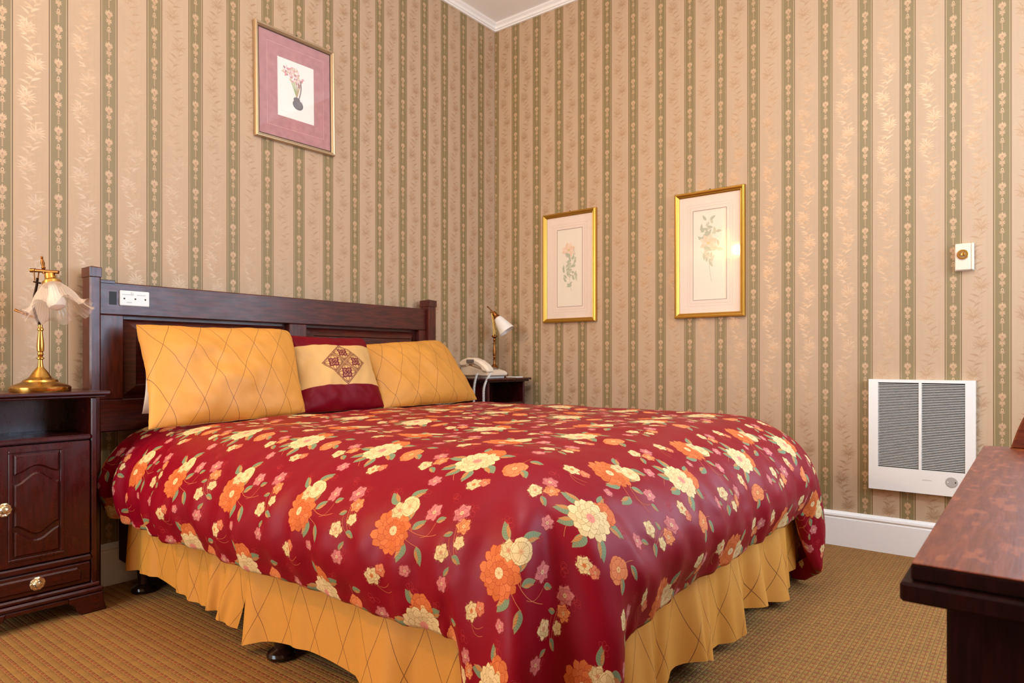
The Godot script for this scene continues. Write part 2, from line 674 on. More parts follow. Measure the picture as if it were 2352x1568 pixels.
func duvet_cloth():
	var W := 1024
	var H := 1364
	var base := c8(134, 0, 25)
	var cv := Cv.new(W, H, base)
	rng.seed = 21
	var V := func(x: float, y: float) -> Vector2: return Vector2(x, y)
	var orange := c8(208, 110, 54)
	var orange_e := c8(158, 52, 24)
	var cream := c8(228, 200, 144)
	var cream_e := c8(158, 112, 62)
	var pink := c8(202, 116, 110)
	var pink_e := c8(146, 56, 58)
	var stem := c8(196, 116, 66)
	var red := c8(188, 52, 46)
	# loose stitching first
	for p in [V.call(180, 90), V.call(420, 60), V.call(700, 60), V.call(900, 120), V.call(520, 730), V.call(760, 770), V.call(160, 860), V.call(900, 600)]:
		scribble(cv, p, 62, red)
	# A: orange peony under cream buds, with a sprig that curls away to the right
	cv.curve(V.call(330, 250), V.call(520, 420), V.call(700, 330), 4, stem)
	cv.curve(V.call(360, 360), V.call(480, 430), V.call(560, 440), 4, stem)
	cv.curve(V.call(340, 230), V.call(440, 270), V.call(480, 340), 4, stem)
	cv.curve(V.call(560, 375), V.call(640, 370), V.call(650, 260), 3, stem)
	teal_leaf(cv, V.call(420, 280), -1.9, 120)
	teal_leaf(cv, V.call(480, 330), -0.9, 90)
	teal_leaf(cv, V.call(545, 440), 1.1, 110)
	teal_leaf(cv, V.call(430, 420), 1.6, 120)
	teal_leaf(cv, V.call(255, 175), -2.6, 110)
	teal_leaf(cv, V.call(330, 120), -1.0, 120)
	petal_flower(cv, V.call(300, 370), 150, 15, 3, orange, orange_e, cream)
	petal_flower(cv, V.call(285, 220), 66, 6, 2, cream, cream_e, c8(214, 150, 110))
	petal_flower(cv, V.call(360, 175), 74, 6, 2, cream, cream_e, c8(226, 170, 120))
	petal_flower(cv, V.call(585, 190), 62, 6, 1, pink, pink_e, cream)
	teal_leaf(cv, V.call(650, 250), -0.7, 70)
	# B: upright sprig of small blossoms
	cv.curve(V.call(850, 150), V.call(840, 320), V.call(920, 430), 4, stem)
	cv.curve(V.call(880, 240), V.call(870, 360), V.call(940, 410), 3, stem)
	cv.curve(V.call(830, 330), V.call(860, 460), V.call(980, 455), 3, stem)
	petal_flower(cv, V.call(835, 150), 66, 6, 2, pink, pink_e, cream)
	petal_flower(cv, V.call(905, 235), 58, 6, 2, c8(224, 140, 84), orange_e, cream)
	petal_flower(cv, V.call(925, 345), 46, 5, 1, cream, cream_e, c8(230, 190, 130))
	petal_flower(cv, V.call(800, 430), 60, 5, 2, cream, cream_e, c8(214, 150, 110))
	teal_leaf(cv, V.call(840, 290), 2.5, 60)
	teal_leaf(cv, V.call(900, 440), 0.1, 80)
	# small ones between the rows
	petal_flower(cv, V.call(850, 620), 52, 6, 1, pink, pink_e, cream)
	teal_leaf(cv, V.call(860, 570), -1.2, 60)
	petal_flower(cv, V.call(180, 690), 62, 6, 2, cream, cream_e, orange)
	petal_flower(cv, V.call(255, 640), 44, 5, 1, c8(214, 122, 84), orange_e, cream)
	cv.curve(V.call(190, 740), V.call(260, 800), V.call(330, 720), 3, stem)
	cv.curve(V.call(210, 760), V.call(280, 830), V.call(350, 770), 3, stem)
	petal_flower(cv, V.call(470, 610), 40, 5, 1, pink, pink_e, cream)
	# C: cream peony with an orange bud and teal leaves
	cv.curve(V.call(600, 800), V.call(720, 900), V.call(700, 1080), 4, stem)
	cv.curve(V.call(500, 1050), V.call(480, 1180), V.call(560, 1260), 4, stem)
	for l in [[460, 960, 2.7, 130], [470, 1060, 2.2, 120], [660, 880, -0.6, 120], [690, 1040, 0.4, 130], [620, 1120, 1.3, 120], [520, 1110, 1.9, 110], [540, 830, -2.3, 100]]:
		teal_leaf(cv, V.call(l[0], l[1]), l[2], l[3])
	petal_flower(cv, V.call(600, 840), 92, 9, 2, orange, orange_e, c8(236, 190, 120))
	petal_flower(cv, V.call(570, 990), 150, 14, 3, cream, cream_e, c8(222, 136, 120))
	# D: bud sprigs
	cv.curve(V.call(930, 820), V.call(900, 960), V.call(960, 1090), 4, stem)
	cv.curve(V.call(920, 900), V.call(990, 940), V.call(1010, 1020), 3, stem)
	petal_flower(cv, V.call(925, 1010), 78, 8, 2, c8(220, 128, 74), orange_e, c8(236, 190, 120), 1.25)
	teal_leaf(cv, V.call(950, 860), -0.4, 90)
	teal_leaf(cv, V.call(985, 1000), 0.5, 90)
	petal_flower(cv, V.call(200, 980), 58, 6, 2, pink, pink_e, cream)
	petal_flower(cv, V.call(270, 1050), 56, 6, 2, c8(224, 140, 84), orange_e, cream)
	petal_flower(cv, V.call(180, 1130), 60, 5, 2, cream, cream_e, c8(214, 150, 110))
	cv.curve(V.call(215, 1000), V.call(220, 1110), V.call(300, 1200), 3, stem)
	teal_leaf(cv, V.call(250, 1150), 0.4, 80)
	petal_flower(cv, V.call(420, 1290), 52, 6, 1, pink, pink_e, cream)
	petal_flower(cv, V.call(760, 1270), 58, 6, 2, cream, cream_e, orange)
	petal_flower(cv, V.call(830, 1230), 42, 5, 1, c8(214, 122, 84), orange_e, cream)
	# relief and gloss: thread stands proud of the satin and is duller
	var d := cv.im.get_data()
	var o := PackedByteArray()
	o.resize(d.size())
	var br := base.r8
	var bg := base.g8
	for k in range(0, d.size(), 3):
		if d[k] == br and d[k + 1] == bg:
			o[k] = 70
			o[k + 1] = 112
		else:
			o[k] = 120 + (d[k] + d[k + 1]) / 4
			o[k + 1] = 165
	var m := mat(Color.WHITE, 1.0)
	m.albedo_texture = cv.tex()
	var r := ImageTexture.create_from_image(Image.create_from_data(W, H, false, Image.FORMAT_RGB8, o))
	m.roughness_texture = r
	m.roughness_texture_channel = BaseMaterial3D.TEXTURE_CHANNEL_GREEN
	m.heightmap_enabled = true
	m.heightmap_texture = r
	m.heightmap_scale = 0.07
	m.metallic_specular = 0.32
	m.uv1_scale = Vector3(1.0 / 0.33, 1.0 / 0.44, 1)
	M.duvet = m


func gold_cloth():
	var cv := Cv.new(512, 1024, c8(214, 146, 58), Vector2(512 / 0.128, 1024 / 0.256))
	rng.seed = 31
	for k in 2600:
		var p := Vector2(rng.randf() * 0.128, rng.randf() * 0.256)
		var d := rng.randf_range(-0.022, 0.022)
		var l := rng.randf_range(0.004, 0.016)
		var c := Color(0.839 + d, 0.573 + d, 0.227 + d * 0.7)
		if k % 2:
			cv.poly(PackedVector2Array([p, p + Vector2(l, 0), p + Vector2(l, 0.0004), p + Vector2(0, 0.0004)]), c)
		else:
			cv.poly(PackedVector2Array([p, p + Vector2(0, l), p + Vector2(0.0004, l), p + Vector2(0.0004, 0)]), c)
	var th := c8(128, 74, 28)
	for s in [-1.0, 1.0]:
		var l := PackedVector2Array()
		for k in 17:
			var t := k / 16.0
			l.append(Vector2(0.064 + s * (t - 0.5) * 0.128, t * 0.256) + Vector2(0.0012 * sin(t * TAU * 2), 0))
		cv.line(l, 0.0018, th)
	var m := mat(Color.WHITE, 0.52)
	m.albedo_texture = cv.tex()
	m.uv1_scale = Vector3(1 / 0.128, 1 / 0.256, 1)
	M.gold = m


func throw_cloth():
	var N := 1024
	var red := c8(112, 2, 20)
	var cv := Cv.new(N, N, c8(214, 168, 104), Vector2(N, N), false)
	rng.seed = 77
	for k in 1500:
		var p := Vector2(rng.randf(), rng.randf())
		var d := rng.randf_range(-0.02, 0.02)
		cv.poly(PackedVector2Array([p, p + Vector2(0.04, 0), p + Vector2(0.04, 0.001), p + Vector2(0, 0.001)]), Color(0.84 + d, 0.66 + d, 0.41 + d))
	cv.poly(PackedVector2Array([Vector2(0, 0), Vector2(1, 0), Vector2(1, 0.19), Vector2(0, 0.19)]), red)
	cv.poly(PackedVector2Array([Vector2(0, 0.74), Vector2(1, 0.74), Vector2(1, 1), Vector2(0, 1)]), red)
	var th := c8(98, 30, 36)
	var c := Vector2(0.52, 0.462)
	for q in [Vector2(-0.142, 0), Vector2(0.142, 0), Vector2(0, -0.142), Vector2(0, 0.142)]:
		var o: Vector2 = c + q
		for r in [0.132, 0.116]:
			cv.line(PackedVector2Array([o + Vector2(r, 0), o + Vector2(0, r), o + Vector2(-r, 0), o + Vector2(0, -r)]), 0.007, th, true)
		for k in 4:
			var a := PI / 4 + PI / 2 * k
			var s := Cv.leaf_shape(o, a, 0.076, 0.066)
			cv.poly(s, c8(126, 56, 54))
			cv.line(s, 0.006, th, true)
			cv.line(Cv.leaf_shape(o, a, 0.050, 0.032), 0.006, c8(196, 150, 96), true)
			var e := Cv.leaf_shape(o + Vector2(0.027, 0).rotated(a + PI / 4), a + PI / 4, 0.078, 0.042)
			cv.line(e, 0.006, th, true)
		cv.ell(o, 0.012, 0.012, 0, th)
	var m := mat(Color.WHITE, 0.42)
	m.albedo_texture = cv.tex()
	m.metallic_specular = 0.25
	M.throw = m


func art_prints():
	# hyacinth bulb
	var cv := Cv.new(420, 560, c8(246, 241, 230), Vector2(420, 420), false)
	rng.seed = 9
	for k in 5:
		cv.curve(Vector2(0.52, 0.80), Vector2(0.44 + k * 0.035, 0.62), Vector2(0.36 + k * 0.07, 0.42 + 0.03 * (k % 2)), 0.026, c8(150 + k * 8, 170 - k * 6, 90))
	for b in [[0.28, 0.26], [0.44, 0.30], [0.60, 0.38]]:
		for k in 22:
			var p := Vector2(b[0] + rng.randf_range(-0.1, 0.1), b[1] + rng.randf_range(-0.1, 0.16))
			cv.leaf(p, rng.randf() * TAU, 0.085, 0.05, [c8(222, 150, 150), c8(240, 206, 200), c8(176, 112, 116), c8(214, 190, 150)][k % 4])
	cv.curve(Vector2(0.62, 0.42), Vector2(0.68, 0.55), Vector2(0.58, 0.82), 0.03, c8(120, 96, 84))
	cv.ell(Vector2(0.55, 0.97), 0.145, 0.115, 0.15, c8(66, 52, 56))
	cv.ell(Vector2(0.52, 0.86), 0.09, 0.06, 0, c8(84, 66, 66))
	for k in 40:
		var p := Vector2(0.55, 0.97) + Vector2(rng.randf_range(-0.11, 0.11), rng.randf_range(-0.09, 0.09))
		cv.line(PackedVector2Array([p, p + Vector2(0.02, rng.randf_range(-0.03, 0.03))]), 0.006, c8(128, 108, 110) if k % 2 else c8(36, 28, 34))
	cv.line(PackedVector2Array([Vector2(0.08, 1.2), Vector2(0.28, 1.21)]), 0.004, c8(190, 190, 190))
	var m := mat(Color.WHITE, 0.8)
	m.albedo_texture = cv.tex()
	M.print_bulb = m
	# two pale watercolours
	for v in 2:
		var w := Cv.new(300, 800, c8(240, 226, 202), Vector2(300, 300), false)
		rng.seed = 40 + v
		var sage := c8(176, 176, 142)
		var sage2 := c8(198, 194, 160)
		var peach := c8(236, 196, 158)
		w.curve(Vector2(0.56, 2.15), Vector2(0.42, 1.5), Vector2(0.5, 0.5), 0.012, sage)
		w.curve(Vector2(0.5, 1.5), Vector2(0.3, 1.35), Vector2(0.24, 1.2), 0.01, sage)
		w.curve(Vector2(0.5, 1.3), Vector2(0.7, 1.2), Vector2(0.76, 1.0), 0.01, sage)
		for k in 46:
			var t := rng.randf()
			var p := Vector2(0.5 + rng.randf_range(-0.30, 0.30) * (0.4 + 0.6 * sin(t * PI)), (0.30 if v == 1 else 0.75) + t * 1.25)
			w.leaf(p, rng.randf() * TAU, rng.randf_range(0.14, 0.25), 0.085, sage if k % 3 else sage2, 0.2)
		var fc := Vector2(0.45, 0.72) if v == 0 else Vector2(0.46, 0.98)
		for k in 16:
			var a := TAU * k / 8.0 + rng.randf() * 0.4
			w.leaf(fc + Vector2(0.03, 0).rotated(a), a, 0.25 - 0.06 * (k / 8), 0.16, peach if k % 2 else c8(240, 208, 176), 0.2)
		w.ell(fc, 0.05, 0.04, 0, c8(214, 186, 120))
		for k in 7:
			w.leaf(fc + Vector2(0.0, 0.12), PI * 0.3 + k * 0.35, 0.16, 0.05, sage, 0.2)
		var mm := mat(Color.WHITE, 0.8)
		mm.albedo_texture = w.tex()
		M["print_flower_%d" % v] = mm


func materials():
	wallpaper()
	carpet()
	wood("mahogany", c8(58, 15, 9), c8(92, 31, 18), 4, 0.36, 0.35)
	wood("cherry", c8(52, 6, 6), c8(70, 11, 8), 14, 0.30, 0.25)
	wood("table_top", c8(100, 45, 28), c8(126, 62, 38), 24, 0.42, 0.0, Color(0.62, 0.34, 0.16, 0.55))
	M.table_top.metallic_specular = 0.38
	wood("table_side", c8(24, 6, 5), c8(38, 10, 8), 34, 0.5, 0.0)
	M.table_side.metallic_specular = 0.2
	duvet_cloth()
	gold_cloth()
	throw_cloth()
	art_prints()
	M.white_paint = mat(c8(248, 244, 237), 0.38)
	M.ceiling = mat(c8(248, 244, 238), 0.8)
	M.plain_wall = mat(c8(220, 190, 158), 0.7)
	M.linen = mat(c8(240, 234, 226), 0.85)
	M.base_cloth = mat(c8(58, 14, 12), 0.9)
	M.brass = mat(c8(204, 158, 80), 0.2, 1.0)
	M.old_brass = mat(c8(138, 88, 46), 0.3, 1.0)
	M.dark_metal = mat(c8(56, 38, 28), 0.35, 1.0)
	M.gilt = mat(c8(206, 160, 72), 0.36, 1.0)
	M.champagne = mat(c8(190, 164, 130), 0.34, 0.7)
	M.champagne_dark = mat(c8(84, 56, 42), 0.45, 0.3)
	M.mat_pink = mat(c8(176, 104, 106), 0.9)
	var nz := NoiseTexture2D.new()
	var fn := FastNoiseLite.new()
	fn.seed = 6
	fn.frequency = 0.03
	nz.noise = fn
	nz.width = 256
	nz.height = 256
	nz.seamless = true
	var ramp := Gradient.new()
	ramp.set_color(0, c8(168, 92, 98))
	ramp.set_color(1, c8(194, 122, 118))
	nz.color_ramp = ramp
	M.mat_pink.albedo_color = Color.WHITE
	M.mat_pink.albedo_texture = nz
	M.mat_pink.uv1_scale = Vector3(3, 3, 1)
	M.mat_line = mat(c8(214, 150, 142), 0.8)
	M.mat_cream = mat(c8(240, 216, 194), 0.9)
	M.line_grey = mat(c8(150, 118, 108), 0.8)
	M.line_pale = mat(c8(218, 180, 158), 0.8)
	M.enamel = mat(c8(238, 234, 226), 0.35)
	M.enamel_dark = mat(c8(20, 19, 19), 0.7)
	M.steel = mat(c8(178, 173, 166), 0.5, 0.1)
	M.plastic_cream = mat(c8(232, 214, 190), 0.35)
	M.plastic_white = mat(c8(240, 236, 228), 0.3)
	M.plastic_grey = mat(c8(120, 108, 100), 0.4)
	M.black = mat(c8(10, 8, 8), 0.5)
	M.plate = mat(c8(236, 236, 230), 0.3)
	M.paper = mat(c8(244, 240, 232), 0.8)
	M.ink = mat(c8(120, 122, 126), 0.7)
	M.mark_grey = mat(c8(196, 194, 184), 0.6)
	M.rosette = mat(c8(214, 196, 160), 0.25, 0.9)
	M.foot_wood = mat(c8(34, 16, 12), 0.15)
	var gl := mat(Color(1, 1, 1, 0.06), 0.03)
	gl.transparency = BaseMaterial3D.TRANSPARENCY_ALPHA
	M.pane = gl
	var sg := mat(Color(0.92, 0.84, 0.76, 0.36), 0.12)
	sg.transparency = BaseMaterial3D.TRANSPARENCY_ALPHA
	M.clear_shade = sg
	var fr := mat(c8(246, 238, 226), 0.35)
	fr.backlight_enabled = true
	fr.backlight = Color(0.6, 0.56, 0.5)
	M.frosted = fr


# ------------------------------------------------------------------ room
# a sash window in an opening of that width and height; local z points outwards
func window(called: String, xf: Transform3D, w: float, h: float):
	var win := Node3D.new()
	win.name = called
	win.set_meta("kind", "structure")
	add_child(win)
	win.transform = xf
	var x := w * 0.5
	var s := Sh.new(0)
	s.box(Vector3(-x, 0, 0.02), Vector3(-x + 0.06, h, 0.1))
	s.box(Vector3(x - 0.06, 0, 0.02), Vector3(x, h, 0.1))
	s.box(Vector3(-x + 0.06, 0, 0.02), Vector3(x - 0.06, 0.07, 0.1))
	s.box(Vector3(-x + 0.06, h - 0.06, 0.02), Vector3(x - 0.06, h, 0.1))
	s.box(Vector3(-x + 0.06, h * 0.5 - 0.025, 0.03), Vector3(x - 0.06, h * 0.5 + 0.025, 0.09))
	part("window_frame", s, M.white_paint, win)
	for r in [[0.07, h * 0.5 - 0.025], [h * 0.5 + 0.025, h - 0.06]]:
		boxed("pane", Vector3(-x + 0.06, r[0], 0.058), Vector3(x - 0.06, r[1], 0.062), M.pane, win, 0, 0)


func room():
	var t := 0.12
	var s := Sh.new(0)
	s.box(Vector3(ROOM_X, -t, 0), Vector3(0, 0, ROOM_Z), 0)
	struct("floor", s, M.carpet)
	s = Sh.new(0)
	s.box(Vector3(ROOM_X - t, CEIL, -t), Vector3(t, CEIL + t, ROOM_Z + t), 0)
	struct("ceiling", s, M.ceiling)
	s = Sh.new(3)
	s.box(Vector3(ROOM_X - t, -t, -t), Vector3(0, CEIL, 0), 0)
	struct("wall_left", s, M.paper_left)
	s = Sh.new(3)
	s.box(Vector3(0, -t, -t), Vector3(t, CEIL, 2.98), 0)
	s.box(Vector3(0, -t, 3.66), Vector3(t, CEIL, ROOM_Z + t), 0)
	s.box(Vector3(0, -t, 2.98), Vector3(t, 0.75, 3.66), 0)
	s.box(Vector3(0, 2.5, 2.98), Vector3(t, CEIL, 3.66), 0)
	struct("wall_right", s, M.paper_right)
	window("window_3", Transform3D(Basis(Vector3.UP, PI / 2), Vector3(0, 0.75, 3.32)), 0.68, 1.75)
	s = Sh.new(3)
	s.box(Vector3(ROOM_X - t, -t, 0), Vector3(ROOM_X, CEIL, 0.2), 0)
	s.box(Vector3(ROOM_X - t, -t, 1.5), Vector3(ROOM_X, CEIL, ROOM_Z + t), 0)
	s.box(Vector3(ROOM_X - t, -t, 0.2), Vector3(ROOM_X, 0.35, 1.5), 0)
	s.box(Vector3(ROOM_X - t, 2.6, 0.2), Vector3(ROOM_X, CEIL, 1.5), 0)
	struct("wall_near", s, M.paper_right)
	window("window_2", Transform3D(Basis(Vector3.UP, -PI / 2), Vector3(ROOM_X, 0.35, 0.85)), 1.3, 2.25)
	# wall behind the camera with a tall window
	var x0 := -1.85
	var x1 := -0.45
	var y0 := 0.8
	var y1 := 2.6
	s = Sh.new(3)
	s.box(Vector3(ROOM_X, -t, ROOM_Z), Vector3(x0, CEIL, ROOM_Z + t), 0)
	s.box(Vector3(x1, -t, ROOM_Z), Vector3(0, CEIL, ROOM_Z + t), 0)
	s.box(Vector3(x0, -t, ROOM_Z), Vector3(x1, y0, ROOM_Z + t), 0)
	s.box(Vector3(x0, y1, ROOM_Z), Vector3(x1, CEIL, ROOM_Z + t), 0)
	struct("wall_back", s, M.paper_left)
	window("window_1", Transform3D(Basis.IDENTITY, Vector3((x0 + x1) * 0.5, y0, ROOM_Z)), x1 - x0, y1 - y0)
	# skirting boards: plain board with a moulded cap, seen in profile
	var prof := PackedVector2Array([Vector2(0, 0), Vector2(0.022, 0), Vector2(0.022, 0.128), Vector2(0.018, 0.132), Vector2(0.018, 0.136), Vector2(0.024, 0.141), Vector2(0.022, 0.150), Vector2(0.012, 0.156), Vector2(0.008, 0.160), Vector2(0, 0.160)])
	s = Sh.new(0)
	s.plate(prof, -ROOM_X, Transform3D(Basis(Vector3(0, 0, 1), Vector3(0, 1, 0), Vector3(-1, 0, 0)), Vector3.ZERO))
	struct("baseboard_left", s, M.white_paint)
	s = Sh.new(2)
	s.plate(prof, ROOM_Z - 0.025, Transform3D(Basis(Vector3(-1, 0, 0), Vector3(0, 1, 0), Vector3(0, 0, 1)), Vector3(0, 0, 0.025)))
	struct("baseboard_right", s, M.white_paint)
	# cornice
	var cor := PackedVector2Array([Vector2(0, 0), Vector2(0.012, 0), Vector2(0.014, 0.006), Vector2(0.022, 0.010), Vector2(0.026, 0.022), Vector2(0.040, 0.032), Vector2(0.044, 0.038), Vector2(0.052, 0.040), Vector2(0, 0.040)])
	s = Sh.new(0)
	s.plate(cor, -ROOM_X, Transform3D(Basis(Vector3(0, 0, 1), Vector3(0, 1, 0), Vector3(-1, 0, 0)), Vector3(0, CEIL - 0.04, 0)))
	struct("trim_1", s, M.white_paint)
	s = Sh.new(2)
	s.plate(cor, ROOM_Z, Transform3D(Basis(Vector3(-1, 0, 0), Vector3(0, 1, 0), Vector3(0, 0, 1)), Vector3(0, CEIL - 0.04, 0)))
	struct("trim_2", s, M.white_paint)


# ------------------------------------------------------------------ bed
func bed():
	var b := thing("bed", "dark mahogany bed with tall panelled headboard against striped wall", "bed", Vector3(-1.565, 0, 0))
	var o := b.position
	var P := func(x: float, y: float, z: float) -> Vector3: return Vector3(x, y, z) - o
	for d in [[-2.468, -2.430], [-0.722, -0.662]]:
		var s := Sh.new(1)
		s.box(P.call(d[0], 0, 0.03), P.call(d[1], 1.185, 0.105), 0.006)
		var m: float = (d[0] + d[1]) * 0.5
		var h: float = (d[1] - d[0]) * 0.5 + 0.002
		var top: Vector3 = P.call(m, 1.226, 0.0675)
		# square cap with a low pyramid
		s.box(P.call(d[0] - 0.002, 1.18, 0.028), P.call(d[1] + 0.002, 1.217, 0.107), 0.002)
		for q in [[-1, -1, 1, -1], [1, -1, 1, 1], [1, 1, -1, 1], [-1, 1, -1, -1]]:
			s.tri(P.call(m + q[0] * h, 1.216, 0.0675 + q[1] * 0.0395), P.call(m + q[2] * h, 1.216, 0.0675 + q[3] * 0.0395), top, Vector3(0, 1, 0))
		part("headboard_post", s, M.mahogany, b)
	var s2 := Sh.new(0)
	s2.box(P.call(-2.430, 1.044, 0.035), P.call(-0.722, 1.168, 0.08), 0.004)
	s2.box(P.call(-2.430, 1.160, 0.035), P.call(-2.372, 1.176, 0.08), 0.002)
	part("top_rail", s2, M.mahogany, b)
	s2 = Sh.new(0)
	s2.box(P.call(-2.430, 0.60, 0.035), P.call(-0.722, 0.723, 0.08), 0.004)
	part("bottom_rail", s2, M.mahogany, b)
	for d in [[-2.430, -2.343], [-1.616, -1.522], [-0.776, -0.722]]:
		boxed("stile", P.call(d[0], 0.723, 0.035), P.call(d[1], 1.044, 0.08), M.mahogany, b, 1, 0.003)
	for d in [[-2.343, -1.616], [-1.522, -0.776]]:
		# fielded panel: sloping border round a flat field
		var s := Sh.new(0)
		var x0: float = d[0]
		var x1: float = d[1]
		var e := [[x0, 0.723, x1, 1.044, 0.045], [x0 + 0.012, 0.735, x1 - 0.012, 1.032, 0.045], [x0 + 0.05, 0.773, x1 - 0.05, 0.994, 0.066], [x0 + 0.055, 0.778, x1 - 0.055, 0.989, 0.062]]
		for k in 3:
			var a: Array = e[k]
			var c: Array = e[k + 1]
			var A := [P.call(a[0], a[1], a[4]), P.call(a[2], a[1], a[4]), P.call(a[2], a[3], a[4]), P.call(a[0], a[3], a[4])]
			var C := [P.call(c[0], c[1], c[4]), P.call(c[2], c[1], c[4]), P.call(c[2], c[3], c[4]), P.call(c[0], c[3], c[4])]
			for q in 4:
				s.quad(A[q], A[(q + 1) % 4], C[(q + 1) % 4], C[q], Vector3(0, 0, 1))
		var f: Array = e[3]
		s.quad(P.call(f[0], f[1], f[4]), P.call(f[2], f[1], f[4]), P.call(f[2], f[3], f[4]), P.call(f[0], f[3], f[4]), Vector3(0, 0, 1))
		s.box(P.call(x0, 0.723, 0.037), P.call(x1, 1.044, 0.043), 0)
		part("headboard_panel", s, M.mahogany, b)
	# switch plate and the empty slot beside it
	var pl := boxed("switch_plate", P.call(-2.359, 1.081, 0.080), P.call(-2.250, 1.140, 0.0865), M.plate, b, 0, 0.003)
	pl.set_meta("label", "white switch plate with three screws")
	for x in [-2.343, -2.303, -2.266]:
		var s := Sh.new(0)
		s.lathe([Vector2(0, 0.0012), Vector2(0.0028, 0.001), Vector2(0.0034, 0.0)], Transform3D(Basis(Vector3.RIGHT, PI / 2), P.call(x, 1.109, 0.0865)), 14)
		part("screw", s, M.dark_metal, pl)
	var s3 := Sh.new(0)
	for x in [-2.334, -2.281]:
		s3.box(P.call(x - 0.016, 1.124, 0.0865), P.call(x + 0.016, 1.1252, 0.0868), 0)
	s3.box(P.call(-2.318, 1.124, 0.0865), P.call(-2.3168, 1.136, 0.0868), 0)
	s3.box(P.call(-2.312, 1.124, 0.0865), P.call(-2.3108, 1.132, 0.0868), 0)
	s3.box(P.call(-2.318, 1.124, 0.0865), P.call(-2.3108, 1.1252, 0.0868), 0)
	s3.box(P.call(-2.334, 1.094, 0.0865), P.call(-2.316, 1.0952, 0.0868), 0)
	part("faint_print", s3, M.ink, pl).set_meta("kind", "stuff")
	boxed("empty_slot", P.call(-2.394, 1.083, 0.079), P.call(-2.368, 1.133, 0.0808), M.black, b, 0, 0)
	# sprung base, mattress and feet
	boxed("bed_base", P.call(-2.310, 0.075, 0.165), P.call(-0.71, 0.36, 2.06), M.base_cloth, b, 0, 0.03)
	boxed("head_end", P.call(-2.352, 0.085, 0.04), P.call(-0.70, 0.36, 0.165), M.base_cloth, b, 0, 0.02)
	boxed("mattress", P.call(-2.31, 0.36, 0.11), P.call(-0.71, 0.58, 2.06), M.linen, b, 0, 0.05)
	for q in [[-2.322, 0.20], [-2.322, 1.105], [-2.30, 2.03], [-0.74, 2.03], [-0.74, 1.10]]:
		var s := Sh.new(0)
		s.lathe([Vector2(0, 0), Vector2(0.030, 0.0), Vector2(0.040, 0.006), Vector2(0.042, 0.014), Vector2(0.038, 0.022), Vector2(0.027, 0.028), Vector2(0.020, 0.034), Vector2(0.019, 0.05), Vector2(0.022, 0.09)], Transform3D(Basis.IDENTITY, P.call(q[0], 0, q[1])), 28)
		part("foot", s, M.foot_wood, b)


var prof_tab := []               # duvet edge profile: Vector2(out, drop) every 5 mm of cloth


func duvet_profile():
	var c := [Vector2(-0.10, 0), Vector2(0, 0), Vector2(0.09, 0.008), Vector2(0.17, 0.033), Vector2(0.245, 0.078), Vector2(0.30, 0.14), Vector2(0.325, 0.20), Vector2(0.328, 0.25), Vector2(0.315, 0.30), Vector2(0.298, 0.345), Vector2(0.300, 0.42), Vector2(0.315, 0.49), Vector2(0.335, 0.57), Vector2(0.34, 0.64)]
	var fine := []
	for k in range(1, c.size() - 2):
		for q in 40:
			fine.append(c[k].cubic_interpolate(c[k + 1], c[k - 1], c[k + 2], q / 40.0))
	var acc := 0.0
	var want := 0.0
	for k in range(1, fine.size()):
		var l: float = fine[k].distance_to(fine[k - 1])
		while want <= acc + l:
			prof_tab.append(fine[k - 1].lerp(fine[k], (want - acc) / l))
			want += 0.005
		acc += l


func prof_at(d: float) -> Vector2:
	var f := clampf(d / 0.005, 0, prof_tab.size() - 1.001)
	var k := int(f)
	return prof_tab[k].lerp(prof_tab[k + 1], f - k)


